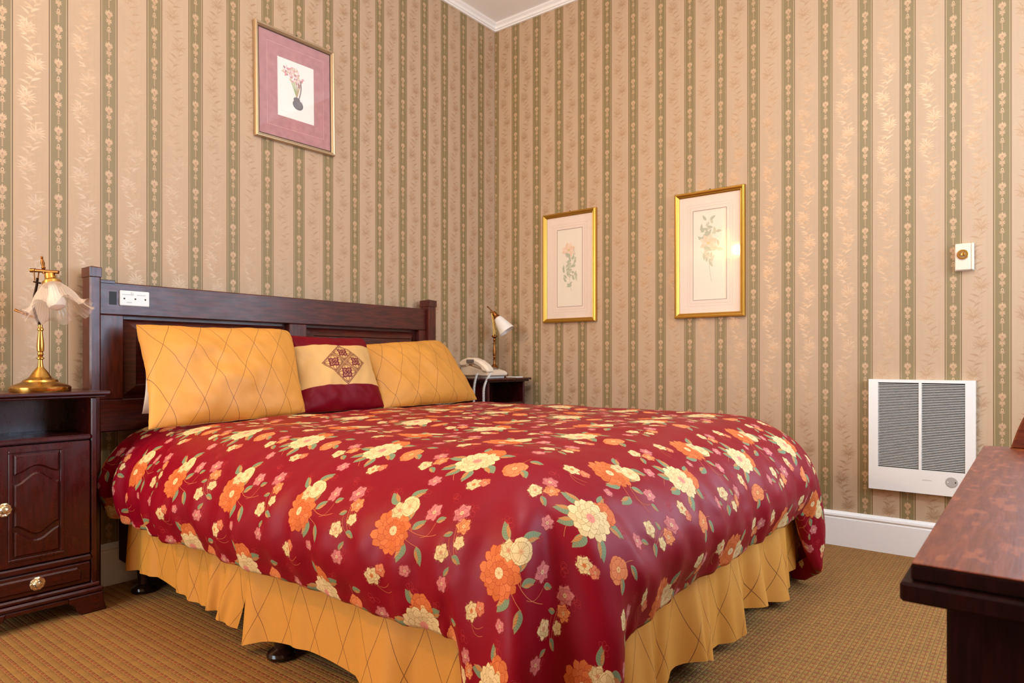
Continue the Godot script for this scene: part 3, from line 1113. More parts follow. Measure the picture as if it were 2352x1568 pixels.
func duvet():
	duvet_profile()
	var XC := -1.515
	var W := 0.64
	var Z0 := 0.125
	var Z1 := 1.87
	var D := 0.555
	var LIP := 0.10
	var n1 := FastNoiseLite.new()
	n1.seed = 4
	n1.frequency = 2.2
	n1.fractal_octaves = 3
	var n2 := FastNoiseLite.new()
	n2.seed = 12
	n2.frequency = 5.0
	var fn := func(u: float, v: float) -> Array:
		var s := (u * 2.0 - 1.0) * (W + D + LIP)
		var t := Z0 + v * (Z1 - Z0 + D + LIP)
		var sd := signf(s)
		var ds := maxf(0.0, absf(s) - W)
		var dt := maxf(0.0, t - Z1)
		var e := maxf(0.0, maxf(ds - D, dt - D))
		ds = minf(ds, D)
		dt = minf(dt, D)
		var d := pow(pow(ds, 2.3) + pow(dt, 2.3), 1.0 / 2.3)
		var th := atan2(dt, ds)
		var q := prof_at(d)
		var corner := minf(ds, dt) / D
		var along := t if ds >= dt else s + 3.0
		# soft gathers that open towards the hem; more of them by the headboard
		var fall := smoothstep(0.10, 0.50, d)
		var gather := 0.004 + 0.010 * exp(-maxf(0.0, t - 0.15) / 0.30) * (1.0 if s < 0.0 else 0.3)
		var wave := sin(along * TAU / 0.125 + 2.0 * n1.get_noise_2d(along, 3.0)) * gather + n1.get_noise_2d(along * 1.5, d * 0.9) * 0.022
		# the corner hangs in a few deep folds
		wave = lerpf(wave, 0.034 * sin(th * 12.0 + 0.6) + n1.get_noise_2d(th * 0.6, 7.0) * 0.02, smoothstep(0.08, 0.5, corner))
		var o := q.x + wave * fall + 0.045 * smoothstep(0.1, 0.4, corner) * smoothstep(0.25, 0.6, d)
		var extra := 0.20 * smoothstep(0.10, 0.42, corner) * smoothstep(0.28, 0.56, d)
		var drop := q.y + extra
		o -= 0.034 * smoothstep(0.75, 0.2, t) * smoothstep(0.05, 0.3, d) * (1.0 if s < 0.0 else 0.0)
		var dir := Vector2(cos(th) * sd, sin(th)) if d > 0.0 else Vector2(sd, 0)
		# hem: the cloth turns under itself
		if e > 0.0:
			var r := 0.016
			var ph := minf(e / r, PI)
			o -= r * (1.0 - cos(ph))
			drop += r * sin(ph)
			if e > PI * r:
				drop -= (e - PI * r)
				o -= (e - PI * r) * 0.3
		var x := XC + clampf(s, -W, W) + dir.x * o
		var z := minf(t, Z1) + dir.y * o
		var top := 0.660 - 0.012 * smoothstep(0.9, 0.2, t) - 0.010 * smoothstep(-0.2, -0.6, s)
		var flat := 1.0 - smoothstep(0.0, 0.25, d)
		var y := top - drop + (n1.get_noise_2d(s * 0.9, t * 0.9) * 0.012 + n2.get_noise_2d(s, t) * 0.003) * flat
		var lump := n2.get_noise_2d(s * 1.3 + 5.0, t * 1.3) * 0.006 * (1.0 - flat)
		x += dir.x * lump
		z += dir.y * lump
		# pressed down a little under the pillows
		y -= 0.016 * flat * smoothstep(0.50, 0.36, t) * smoothstep(0.98, 0.88, absf(s))
		return [Vector3(x, maxf(y, 0.015), z), Vector2(t - 0.65 + dir.y * extra, -s - dir.x * extra)]
	var sh := sheet(fn, 216, 196)
	var o := part("duvet", sh, M.duvet)
	o.set_meta("label", "crimson satin duvet embroidered with cream and orange flowers")
	o.set_meta("category", "duvet")


func skirt():
	var b := thing("bed_skirt", "gold pleated bed skirt with diamond stitching hanging below duvet", "bed skirt", Vector3(-1.515, 0, 1.1))
	var o := b.position
	var n := FastNoiseLite.new()
	n.seed = 9
	n.frequency = 1.0
	# one hanging piece: a line from a to b, outward normal, hem height and wave callables of (length s, 0 top .. 1 hem)
	var piece := func(a: Vector3, e: Vector3, out: Vector3, hem: Callable, wave: Callable, slant: Callable, called: String):
		var ln := a.distance_to(e)
		var dir := (e - a) / ln
		var nu := maxi(6, int(ln / 0.009))
		var top := 0.40
		for side in 1:
			var f := func(u: float, v: float) -> Array:
				var s := u * ln
				var y: float = lerpf(top, hem.call(s), v)
				var p: Vector3 = a + dir * (s + slant.call(u, v)) + out * maxf(-0.003, wave.call(s, v))
				p.y = y
				return [p - o, Vector2(s * 1.06 + a.x * 0.7 + a.z, -y)]
			part(called, sheet(f, nu, 22), M.gold, b)
	var zero := func(_u: float, _v: float) -> float: return 0.0
	var L := -2.356
	# left side, from the headboard to the box pleat
	piece.call(Vector3(L, 0, 0.168), Vector3(L, 0, 1.02), Vector3(-1, 0, 0),
		func(s: float) -> float: return 0.088 + 0.014 * sin(s * 9.0) - 0.05 * smoothstep(0.6, 0.88, s),
		func(s: float, v: float) -> float: return v * (0.014 * sin(s * 33.0 + 1.0 + 2.0 * sin(s * 9.0)) + 0.006 * sin(s * 71.0) + 0.016 * n.get_noise_1d(s * 5.0) + 0.03 * exp(-pow((s - 0.80) / 0.08, 2.0)) + 0.008 * sin(s * 13.0)),
		func(u: float, v: float) -> float: return -0.09 * v * v * smoothstep(0.6, 1.0, u), "side_panel")
	# left side, from the pleat to the foot
	piece.call(Vector3(L, 0, 1.005), Vector3(L, 0, 2.105), Vector3(-1, 0, 0),
		func(s: float) -> float: return 0.062 + 0.018 * sin(s * 7.0 - 0.6) - 0.032 * exp(-s / 0.08),
		func(s: float, v: float) -> float: return v * (0.012 * sin(s * 26.0 + 2.0 * sin(s * 7.0)) + 0.005 * sin(s * 63.0) + 0.018 * n.get_noise_1d(s * 4.0 + 9.0) + 0.010 * sin(s * 11.0 + 2.0)),
		func(u: float, v: float) -> float: return -0.025 * v * (1.0 - smoothstep(0.0, 0.2, u)), "side_panel")
	# foot: deep soft folds
	piece.call(Vector3(L, 0, 2.105), Vector3(-0.665, 0, 2.105), Vector3(0, 0, 1),
		func(s: float) -> float: return 0.05 + 0.022 * sin(s * 12.0 + 1.0),
		func(s: float, v: float) -> float: return v * (0.034 * sin(s * 23.0 + 1.5 * sin(s * 6.0)) + 0.014 * sin(s * 51.0 + 2.0) + 0.02 * n.get_noise_1d(s * 3.0 + 30.0) + 0.02),
		func(u: float, v: float) -> float: return 0.022 * v * sin(u * 40.0), "foot_panel")
	# right side, towards the wall
	piece.call(Vector3(-0.665, 0, 2.105), Vector3(-0.665, 0, 0.2), Vector3(1, 0, 0),
		func(s: float) -> float: return 0.06 + 0.015 * sin(s * 9.0),
		func(s: float, v: float) -> float: return v * (0.012 * sin(s * 30.0) + 0.012), zero, "side_panel")


# a pillow from its four seen corners (top left, top right, bottom right, bottom left)
func pillow(called: String, c: Array, thick: float, m: Material, size: Vector2, uv01: bool, label: String, seed_: int, sag := 0.02, ears := [0.02, 0.05, 0.02, 0.0]) -> MeshInstance3D:
	var nz := FastNoiseLite.new()
	nz.seed = seed_
	nz.frequency = 1.3
	nz.fractal_octaves = 3
	var mid: Vector3 = (c[0] + c[1] + c[2] + c[3]) * 0.25
	var nrm: Vector3 = ((c[1] - c[0]) + (c[2] - c[3])).cross((c[3] - c[0]) + (c[2] - c[1])).normalized()
	if nrm.z < 0.0:
		nrm = -nrm
	var o := MeshInstance3D.new()
	var sh := Sh.new()
	for face in [1.0, -1.0]:
		var fn := func(u: float, v: float) -> Array:
			# finer steps towards the rim
			var a := sin((u - 0.5) * PI)
			var b := sin((v - 0.5) * PI)
			var uu := a * 0.5 + 0.5
			var vv := b * 0.5 + 0.5
			var p: Vector3 = (c[0].lerp(c[1], uu)).lerp(c[3].lerp(c[2], uu), vv)
			# sides drawn in between the corners
			var ear: float = ears[(0 if a < 0.0 else 1) if b < 0.0 else (3 if a < 0.0 else 2)]
			p += (mid - p) * ear * 2.0 * pow(a * b, 4.0)
			p += (c[1] - c[0]).normalized() * (-a * sag * (1.0 - b * b))
			p += (c[3] - c[0]).normalized() * (-minf(b, 0.0) * sag * (1.0 - a * a))
			var f := pow(maxf(0.0, (1.0 - pow(absf(a), 2.4)) * (1.0 - pow(absf(b), 2.4))), 0.55)
			var wr := nz.get_noise_2d(uu * 1.6, vv * 1.2) * 0.25 + nz.get_noise_2d(uu * 5.0 + 3.0, vv * 4.0) * 0.07
			# creases running in from the corners
			wr += 0.05 * sin((uu + vv) * 22.0) * (1.0 - f) * f
			p += nrm * (thick if face > 0.0 else -thick * 0.4) * f * (1.0 + wr)
			p += nrm * 0.006 * nz.get_noise_2d(uu * 4.0 + 9.0, vv * 4.0) * (1.0 - f)
			var uv := Vector2(uu, vv) if uv01 else Vector2(uu * size.x, vv * size.y)
			return [p - mid, uv]
		sheet(fn, 54, 40, sh)
	o.name = numbered(called)
	o.mesh = sh.done()
	o.material_override = m
	o.position = mid
	add_child(o)
	o.set_meta("label", label)
	o.set_meta("category", "pillow")
	return o


func pillows():
	var V := func(x: float, y: float, z: float) -> Vector3: return Vector3(x, y, z)
	pillow("pillow", [V.call(-2.295, 0.985, 0.100), V.call(-1.72, 0.985, 0.100), V.call(-1.72, 0.67, 0.20), V.call(-2.328, 0.67, 0.20)], 0.035, M.linen, Vector2(0.6, 0.4), false, "white bed pillow tucked behind left gold cushion", 3)
	pillow("pillow", [V.call(-1.30, 0.93, 0.105), V.call(-0.745, 0.980, 0.105), V.call(-0.62, 0.67, 0.19), V.call(-1.30, 0.67, 0.19)], 0.035, M.linen, Vector2(0.6, 0.4), false, "white bed pillow tucked behind right gold cushion", 5)
	pillow("gold_cushion", [V.call(-2.362, 1.012, 0.20), V.call(-1.690, 1.020, 0.22), V.call(-1.752, 0.646, 0.42), V.call(-2.398, 0.632, 0.42)], 0.085, M.gold, Vector2(0.70, 0.46), false, "large gold cushion with diamond stitching nearest the brass lamp", 8)
	pillow("throw_cushion", [V.call(-1.715, 0.990, 0.20), V.call(-1.292, 0.992, 0.24), V.call(-1.330, 0.646, 0.43), V.call(-1.765, 0.646, 0.38)], 0.07, M.throw, Vector2(0.42, 0.42), true, "square cushion with burgundy bands and embroidered diamond motif", 12)
	pillow("gold_cushion", [V.call(-1.295, 0.955, 0.19), V.call(-0.712, 0.998, 0.19), V.call(-0.588, 0.646, 0.37), V.call(-1.335, 0.646, 0.42)], 0.075, M.gold, Vector2(0.66, 0.44), false, "smaller gold cushion with diamond stitching beside the telephone", 15, 0.015)


# ------------------------------------------------------------------ bedside furniture
func ogee(x0: float, x1: float, y: float, rise: float, n := 14) -> PackedVector2Array:
	var p := PackedVector2Array()
	for k in n + 1:
		var t := float(k) / n
		var w := 0.5 - 0.5 * cos(TAU * t)
		p.append(Vector2(lerpf(x0, x1, t), y + rise * w))
	return p


func nightstand(at: Vector3, label: String) -> Node3D:
	var t := thing("nightstand", label, "nightstand", at, 0.0, "matching nightstands at either side of the bed")
	var w := 0.18
	var zb := -0.13
	var zf := 0.13
	var m: Material = M.cherry
	# top with a moulded edge
	var s := Sh.new(0)
	s.box(Vector3(-w - 0.033, 0.752, zb), Vector3(w + 0.033, 0.765, zf + 0.03), 0.004)
	s.box(Vector3(-w - 0.022, 0.742, zb), Vector3(w + 0.022, 0.752, zf + 0.018), 0.004)
	part("top", s, m, t)
	for sd in [-1.0, 1.0]:
		var x0 := minf(sd * w, sd * (w - 0.018))
		boxed("side_panel", Vector3(x0, 0.085, zb), Vector3(x0 + 0.018, 0.742, zf), m, t, 1, 0.003)
	boxed("back_panel", Vector3(-w + 0.018, 0.085, zb), Vector3(w - 0.018, 0.742, zb + 0.01), m, t, 1, 0)
	s = Sh.new(0)
	s.box(Vector3(-w + 0.018, 0.598, zb + 0.01), Vector3(w - 0.018, 0.616, zf + 0.003), 0.005)
	part("shelf", s, m, t)
	s = Sh.new(0)
	s.box(Vector3(-w + 0.018, 0.178, zb + 0.01), Vector3(w - 0.018, 0.200, zf + 0.004), 0.005)
	part("rail", s, m, t)
	# door: frame, sunk ground and three shaped fields
	var dr := boxed("door", Vector3(-w + 0.021, 0.203, zf - 0.016), Vector3(w - 0.021, 0.595, zf + 0.002), m, t, 1, 0.004)
	var px := 0.066
	var zz := zf + 0.002
	s = Sh.new(1)
	for q in [[-px - 0.012, 0.232, -px, 0.572], [px, 0.232, px + 0.012, 0.572], [-px - 0.012, 0.572, px + 0.012, 0.582], [-px - 0.012, 0.222, px + 0.012, 0.232]]:
		s.box(Vector3(q[0], q[1], zz), Vector3(q[2], q[3], zz + 0.005), 0.0025)
	part("panel_moulding", s, m, dr)
	var top := ogee(-px + 0.003, px - 0.003, 0.502, 0.024)
	top.append(Vector2(px - 0.003, 0.566))
	top.append(Vector2(-px + 0.003, 0.566))
	var low := ogee(-px + 0.003, px - 0.003, 0.318, -0.032)
	low.append(Vector2(px - 0.003, 0.238))
	low.append(Vector2(-px + 0.003, 0.238))
	var midp := ogee(-px + 0.003, px - 0.003, 0.336, -0.034)
	var up := ogee(-px + 0.003, px - 0.003, 0.470, 0.036)
	up.reverse()
	midp.append_array(up)
	for pg in [top, midp, low]:
		s = Sh.new(1)
		s.plate(pg, 0.007, Transform3D(Basis.IDENTITY, Vector3(0, 0, zz)), 0.005)
		part("field", s, m, dr)
	knob(dr, Vector3(-0.088, 0.395, zz))
	# drawer
	var dw := boxed("drawer", Vector3(-w + 0.021, 0.103, zf - 0.016), Vector3(w - 0.021, 0.176, zf + 0.002), m, t, 0, 0.004)
	s = Sh.new(0)
	var fp := PackedVector2Array([Vector2(-0.13, 0.117), Vector2(0.13, 0.117), Vector2(0.13, 0.148), Vector2(0.118, 0.163), Vector2(-0.118, 0.163), Vector2(-0.13, 0.148)])
	s.plate(fp, 0.006, Transform3D(Basis.IDENTITY, Vector3(0, 0, zz)), 0.005)
	part("field", s, m, dw)
	knob(dw, Vector3(0.0, 0.140, zz + 0.006))
	# moulded base and bracket feet
	s = Sh.new(0)
	s.box(Vector3(-w - 0.008, 0.085, zb), Vector3(w + 0.008, 0.101, zf + 0.010), 0.005)
	s.box(Vector3(-w - 0.016, 0.066, zb), Vector3(w + 0.016, 0.085, zf + 0.018), 0.006)
	part("base_moulding", s, m, t)
	for sd in [-1.0, 1.0]:
		var f := PackedVector2Array([Vector2(w + 0.016, 0.066), Vector2(w + 0.018, 0.03), Vector2(w + 0.026, 0.0), Vector2(w - 0.050, 0.0), Vector2(w - 0.064, 0.012), Vector2(w - 0.070, 0.030), Vector2(w - 0.088, 0.044), Vector2(w - 0.094, 0.066)])
		for k in f.size():
			f[k].x *= sd
		s = Sh.new(0)
		s.plate(f, 0.02, Transform3D(Basis.IDENTITY, Vector3(0, 0, zf - 0.004)), 0.004)
		part("front_foot", s, m, t)
		boxed("rear_foot", Vector3(minf(sd * w, sd * (w - 0.05)), 0, zb), Vector3(minf(sd * w, sd * (w - 0.05)) + 0.05, 0.066, zb + 0.04), m, t, 0, 0.003)
	boxed("apron", Vector3(-w + 0.09, 0.05, zf - 0.004), Vector3(w - 0.09, 0.066, zf + 0.014), m, t, 0, 0.003)
	return t


func knob(parent: Node, at: Vector3):
	var s := Sh.new(0)
	var xf := Transform3D(Basis(Vector3.RIGHT, PI / 2), at)
	var lobes := func(a: float, k: float) -> Vector2: return Vector2(1.0 + 0.07 * cos(a * 10.0) * (1.0 if k > 0.2 and k < 0.6 else 0.3), 0)
	s.lathe([Vector2(0.021, 0.0), Vector2(0.022, 0.003), Vector2(0.018, 0.006), Vector2(0.013, 0.005), Vector2(0.010, 0.008), Vector2(0.011, 0.014), Vector2(0.009, 0.019), Vector2(0.004, 0.0215), Vector2(0, 0.022)], xf, 40, lobes)
	var o := part("knob", s, M.rosette, parent)
	o.set_meta("label", "ornate metal rosette knob")


func lamp_base(t: Node3D, m: Material):
	var s := Sh.new(0)
	s.lathe([Vector2(0, 0), Vector2(0.086, 0), Vector2(0.088, 0.004), Vector2(0.088, 0.016), Vector2(0.082, 0.021), Vector2(0.060, 0.030), Vector2(0.052, 0.034), Vector2(0.049, 0.040), Vector2(0.036, 0.046), Vector2(0.030, 0.052), Vector2(0.022, 0.066), Vector2(0.013, 0.078), Vector2(0.009, 0.084)], Transform3D.IDENTITY, 48)
	part("base", s, m, t)
	s = Sh.new(0)
	s.lathe([Vector2(0.009, 0.083), Vector2(0.007, 0.098), Vector2(0.0065, 0.108), Vector2(0.011, 0.111), Vector2(0.011, 0.115), Vector2(0.0065, 0.118), Vector2(0.0075, 0.122), Vector2(0.0095, 0.126), Vector2(0.007, 0.134), Vector2(0.010, 0.137), Vector2(0.0105, 0.146), Vector2(0.0108, 0.158), Vector2(0.0085, 0.185), Vector2(0.0062, 0.205), Vector2(0.009, 0.208), Vector2(0.009, 0.214), Vector2(0.006, 0.218), Vector2(0.006, 0.226), Vector2(0, 0.228)], Transform3D.IDENTITY, 24)
	part("column", s, m, t)


func lamps():
	var turn := -deg_to_rad(51.9)
	# the near lamp: clear pleated glass
	var t := thing("table_lamp", "brass table lamp with ruffled clear glass shade", "lamp", Vector3(-2.650, 0.765, 0.192), turn)
	lamp_base(t, M.brass)
	var s := Sh.new(0)
	s.tube([Vector3(0, 0.222, 0), Vector3(-0.012, 0.245, 0), Vector3(-0.024, 0.285, 0), Vector3(-0.020, 0.325, 0), Vector3(-0.012, 0.362, 0), Vector3(-0.010, 0.385, 0)], 0.0042, 10)
	s.tube([Vector3(-0.022, 0.372, 0), Vector3(0.008, 0.366, 0.012)], 0.003, 8)
	part("arm", s, M.dark_metal, t)
	s = Sh.new(0)
	s.tube([Vector3(-0.024, 0.410, 0.004), Vector3(-0.018, 0.410, 0.004), Vector3(0.052, 0.405, -0.004), Vector3(0.058, 0.4045, -0.005)], [0.006, 0.0058, 0.0055, 0.006], 12)
	s.lathe([Vector2(0.0, -0.009), Vector2(0.007, -0.008), Vector2(0.007, 0.008), Vector2(0.0, 0.009)], Transform3D(Basis(Vector3(0, 0, 1), PI / 2), Vector3(-0.022, 0.41, 0.004)), 16)
	s.tube([Vector3(-0.016, 0.405, 0.008), Vector3(-0.015, 0.375, 0.006)], 0.002, 8)
	s.tube([Vector3(-0.008, 0.405, -0.004), Vector3(-0.010, 0.375, 0)], 0.002, 8)
	part("crossbar", s, M.old_brass, t)
	s = Sh.new(0)
	s.lathe([Vector2(0.006, 0.405), Vector2(0.004, 0.418), Vector2(0.0065, 0.424), Vector2(0.0045, 0.430), Vector2(0.0065, 0.440), Vector2(0.0042, 0.451), Vector2(0.003, 0.455), Vector2(0.0045, 0.459), Vector2(0.003, 0.464), Vector2(0, 0.465)], Transform3D(Basis(Vector3(0, 0, 1), 0.16), Vector3(0.078, 0.0, 0)), 16)
	part("finial", s, M.old_brass, t)
	var ax := Basis(Vector3(0, 0, 1), 0.34) * Basis(Vector3(1, 0, 0), -0.16)
	var hd := Transform3D(ax, Vector3(0.030, 0.402, 0))
	s = Sh.new(0)
	s.lathe([Vector2(0, 0.0), Vector2(0.012, -0.001), Vector2(0.016, -0.006), Vector2(0.017, -0.024), Vector2(0.021, -0.027), Vector2(0.028, -0.034), Vector2(0.029, -0.044), Vector2(0.026, -0.046)], hd, 28)
	part("shade_holder", s, M.brass, t)
	var ruff := func(a: float, k: float) -> Vector2:
		var e := pow(maxf(0.0, (k - 0.55) / 0.45), 1.6)
		return Vector2(1.0 + 0.022 * cos(a * 48.0) + 0.06 * e * cos(a * 8.0 + 0.7), 0.013 * e * cos(a * 8.0 + 0.7))
	s = Sh.new(0)
	s.lathe([Vector2(0.027, -0.036), Vector2(0.029, -0.046), Vector2(0.037, -0.056), Vector2(0.049, -0.070), Vector2(0.059, -0.086), Vector2(0.067, -0.104), Vector2(0.074, -0.119), Vector2(0.083, -0.131), Vector2(0.094, -0.139), Vector2(0.103, -0.143)], hd, 288, ruff)
	part("glass_shade", s, M.clear_shade, t).set_meta("label", "clear ruffled glass shade")
	s = Sh.new(0)
	s.lathe([Vector2(0.013, -0.040), Vector2(0.014, -0.062), Vector2(0.016, -0.075), Vector2(0.026, -0.098), Vector2(0.028, -0.112), Vector2(0.023, -0.126), Vector2(0.010, -0.134), Vector2(0, -0.135)], hd, 24)
	part("bulb", s, M.frosted, t)
	s = Sh.new(0)
	s.tube([Vector3(-0.086, 0.277, 0.0), Vector3(-0.060, 0.266, 0.0), Vector3(-0.050, 0.262, 0), Vector3(-0.016, 0.25, 0)], [0.0045, 0.0035, 0.0025, 0.0025], 10)
	s.lathe([Vector2(0, 0.006), Vector2(0.006, 0.004), Vector2(0.006, -0.004), Vector2(0, -0.006)], Transform3D(Basis.IDENTITY, Vector3(-0.048, 0.262, 0)), 12)
	part("switch_key", s, M.old_brass, t)

	# the far lamp: frosted tulip
	t = thing("table_lamp", "antique brass table lamp with frosted white tulip shade", "lamp", Vector3(-0.195, 0.765, 0.155), turn)
	lamp_base(t, M.old_brass)
	s = Sh.new(0)
	s.lathe([Vector2(0.006, 0.225), Vector2(0.009, 0.235), Vector2(0.006, 0.245), Vector2(0.018, 0.256), Vector2(0.018, 0.262), Vector2(0.008, 0.266), Vector2(0.006, 0.27), Vector2(0, 0.272)], Transform3D.IDENTITY, 20)
	part("collar", s, M.old_brass, t)
	s = Sh.new(0)
	s.tube([Vector3(0.004, 0.262, 0), Vector3(0.003, 0.30, 0), Vector3(-0.003, 0.36, 0), Vector3(-0.014, 0.41, 0)], 0.0045, 10)
	s.tube([Vector3(-0.006, 0.262, 0.01), Vector3(-0.008, 0.33, 0.01), Vector3(-0.016, 0.40, 0.006)], 0.003, 8)
	part("arm", s, M.brass, t)
	s = Sh.new(0)
	s.tube([Vector3(-0.046, 0.448, 0), Vector3(-0.034, 0.436, 0), Vector3(-0.014, 0.416, 0)], [0.005, 0.003, 0.003], 10)
	s.tube([Vector3(-0.026, 0.413, 0), Vector3(0.002, 0.411, 0)], 0.006, 12)
	part("switch_key", s, M.old_brass, t)
	hd = Transform3D(Basis(Vector3(0, 0, 1), 0.62) * Basis(Vector3(1, 0, 0), -0.15), Vector3(-0.008, 0.413, 0))
	s = Sh.new(0)
	s.lathe([Vector2(0, 0), Vector2(0.010, -0.002), Vector2(0.013, -0.012), Vector2(0.014, -0.030), Vector2(0.021, -0.040), Vector2(0.022, -0.048), Vector2(0.018, -0.050)], hd, 24)
	part("shade_holder", s, M.old_brass, t)
	var scal := func(a: float, k: float) -> Vector2:
		var e := pow(maxf(0.0, (k - 0.5) / 0.5), 2.0)
		return Vector2(1.0 + 0.03 * e * cos(a * 8.0), 0.006 * e * cos(a * 8.0))
	s = Sh.new(0)
	s.lathe([Vector2(0.019, -0.042), Vector2(0.024, -0.052), Vector2(0.031, -0.070), Vector2(0.037, -0.092), Vector2(0.043, -0.115), Vector2(0.049, -0.137), Vector2(0.053, -0.152), Vector2(0.050, -0.152), Vector2(0.046, -0.137), Vector2(0.040, -0.115), Vector2(0.034, -0.092), Vector2(0.028, -0.070)], hd, 64, scal)
	part("glass_shade", s, M.frosted, t).set_meta("label", "frosted white tulip glass shade")


func phone():
	var t := thing("telephone", "cream corded telephone on the nightstand by the right wall", "telephone", Vector3(-0.392, 0.765, 0.225))
	# local x to the right wall, z towards the foot of the bed; the handset lies along z on the left
	var s := Sh.new(0)
	var side := PackedVector2Array([Vector2(-0.115, 0.012), Vector2(0.095, 0.012), Vector2(0.105, 0.020), Vector2(0.105, 0.034), Vector2(0.085, 0.045), Vector2(-0.080, 0.082), Vector2(-0.110, 0.080), Vector2(-0.118, 0.070)])
	s.plate(side, 0.175, Transform3D(Basis(Vector3(0, 0, 1), Vector3(0, 1, 0), Vector3(-1, 0, 0)), Vector3(0.105, 0, 0)), 0.008)
	var bd := part("base", s, M.plastic_cream, t)
	s = Sh.new(0)
	s.box(Vector3(-0.05, 0.0, -0.105), Vector3(0.105, 0.013, 0.085), 0.003)
	part("stand", s, M.plastic_white, bd)
	# key pad
	var tilt := Basis(Vector3.RIGHT, 0.219)
	for r in 4:
		for c in 3:
			s = Sh.new(0)
			s.box(Vector3(-0.009, 0, -0.006), Vector3(0.009, 0.006, 0.006), 0.002)
			var k := part("key", s, M.plastic_grey, bd)
			k.transform = Transform3D(tilt, Vector3(0.015 + c * 0.028, 0.060 - (r - 1.5) * 0.0049, 0.018 + (r - 1.5) * 0.022))
	# handset: two cups and an arched grip
	var pts := []
	var hp := PackedVector2Array([Vector2(-0.124, 0.082), Vector2(-0.118, 0.098), Vector2(-0.095, 0.112), Vector2(-0.050, 0.123), Vector2(0.0, 0.121), Vector2(0.045, 0.106), Vector2(0.085, 0.083), Vector2(0.112, 0.058), Vector2(0.114, 0.042), Vector2(0.100, 0.032), Vector2(0.066, 0.038), Vector2(0.050, 0.058), Vector2(0.010, 0.076), Vector2(-0.040, 0.086), Vector2(-0.060, 0.070), Vector2(-0.105, 0.066)])
	s = Sh.new(0)
	s.plate(hp, 0.050, Transform3D(Basis(Vector3(0, 0, 1), Vector3(0, 1, 0), Vector3(-1, 0, 0)), Vector3(-0.034, 0, 0)), 0.012)
	var hs := part("handset", s, M.plastic_cream, t)
	s = Sh.new(0)
	s.box(Vector3(-0.0850, 0.092, -0.055), Vector3(-0.0835, 0.112, 0.005), 0.002)
	part("label_strip", s, M.plastic_grey, hs)
	# coiled cord: hangs beside the stand in one long loop, two runs in view
	for run in [[Vector3(-0.082, 0.030, 0.030), Vector3(-0.116, -0.22, 0.033)], [Vector3(-0.060, 0.035, 0.118), Vector3(-0.116, -0.22, 0.107)]]:
		var a: Vector3 = run[0]
		var b: Vector3 = run[1]
		pts = []
		var turns := 36
		for k in turns * 10 + 1:
			var q := float(k) / (turns * 10)
			var c := a.lerp(b, q)
			c.x = lerpf(a.x, b.x, 1.0 - pow(1.0 - minf(q * 2.2, 1.0), 2.0))
			c.z = lerpf(a.z, b.z, 1.0 - pow(1.0 - minf(q * 2.2, 1.0), 2.0))
			var an := TAU * k / 10.0
			pts.append(c + Vector3(cos(an) * 0.0062, 0, sin(an) * 0.0062))
		s = Sh.new(0)
		s.tube(pts, 0.0021, 6)
		part("coiled_cord", s, M.plastic_white, hs)
	# note pad beside it
	var n := boxed("note_pad", Vector3(-0.035, 0, -0.05), Vector3(0.035, 0.006, 0.05), M.paper, self, 0, 0.001)
	n.position = Vector3(-0.150, 0.765, 0.270)
	n.set_meta("label", "small white note pad lying right of the telephone")
	n.set_meta("category", "note pad")


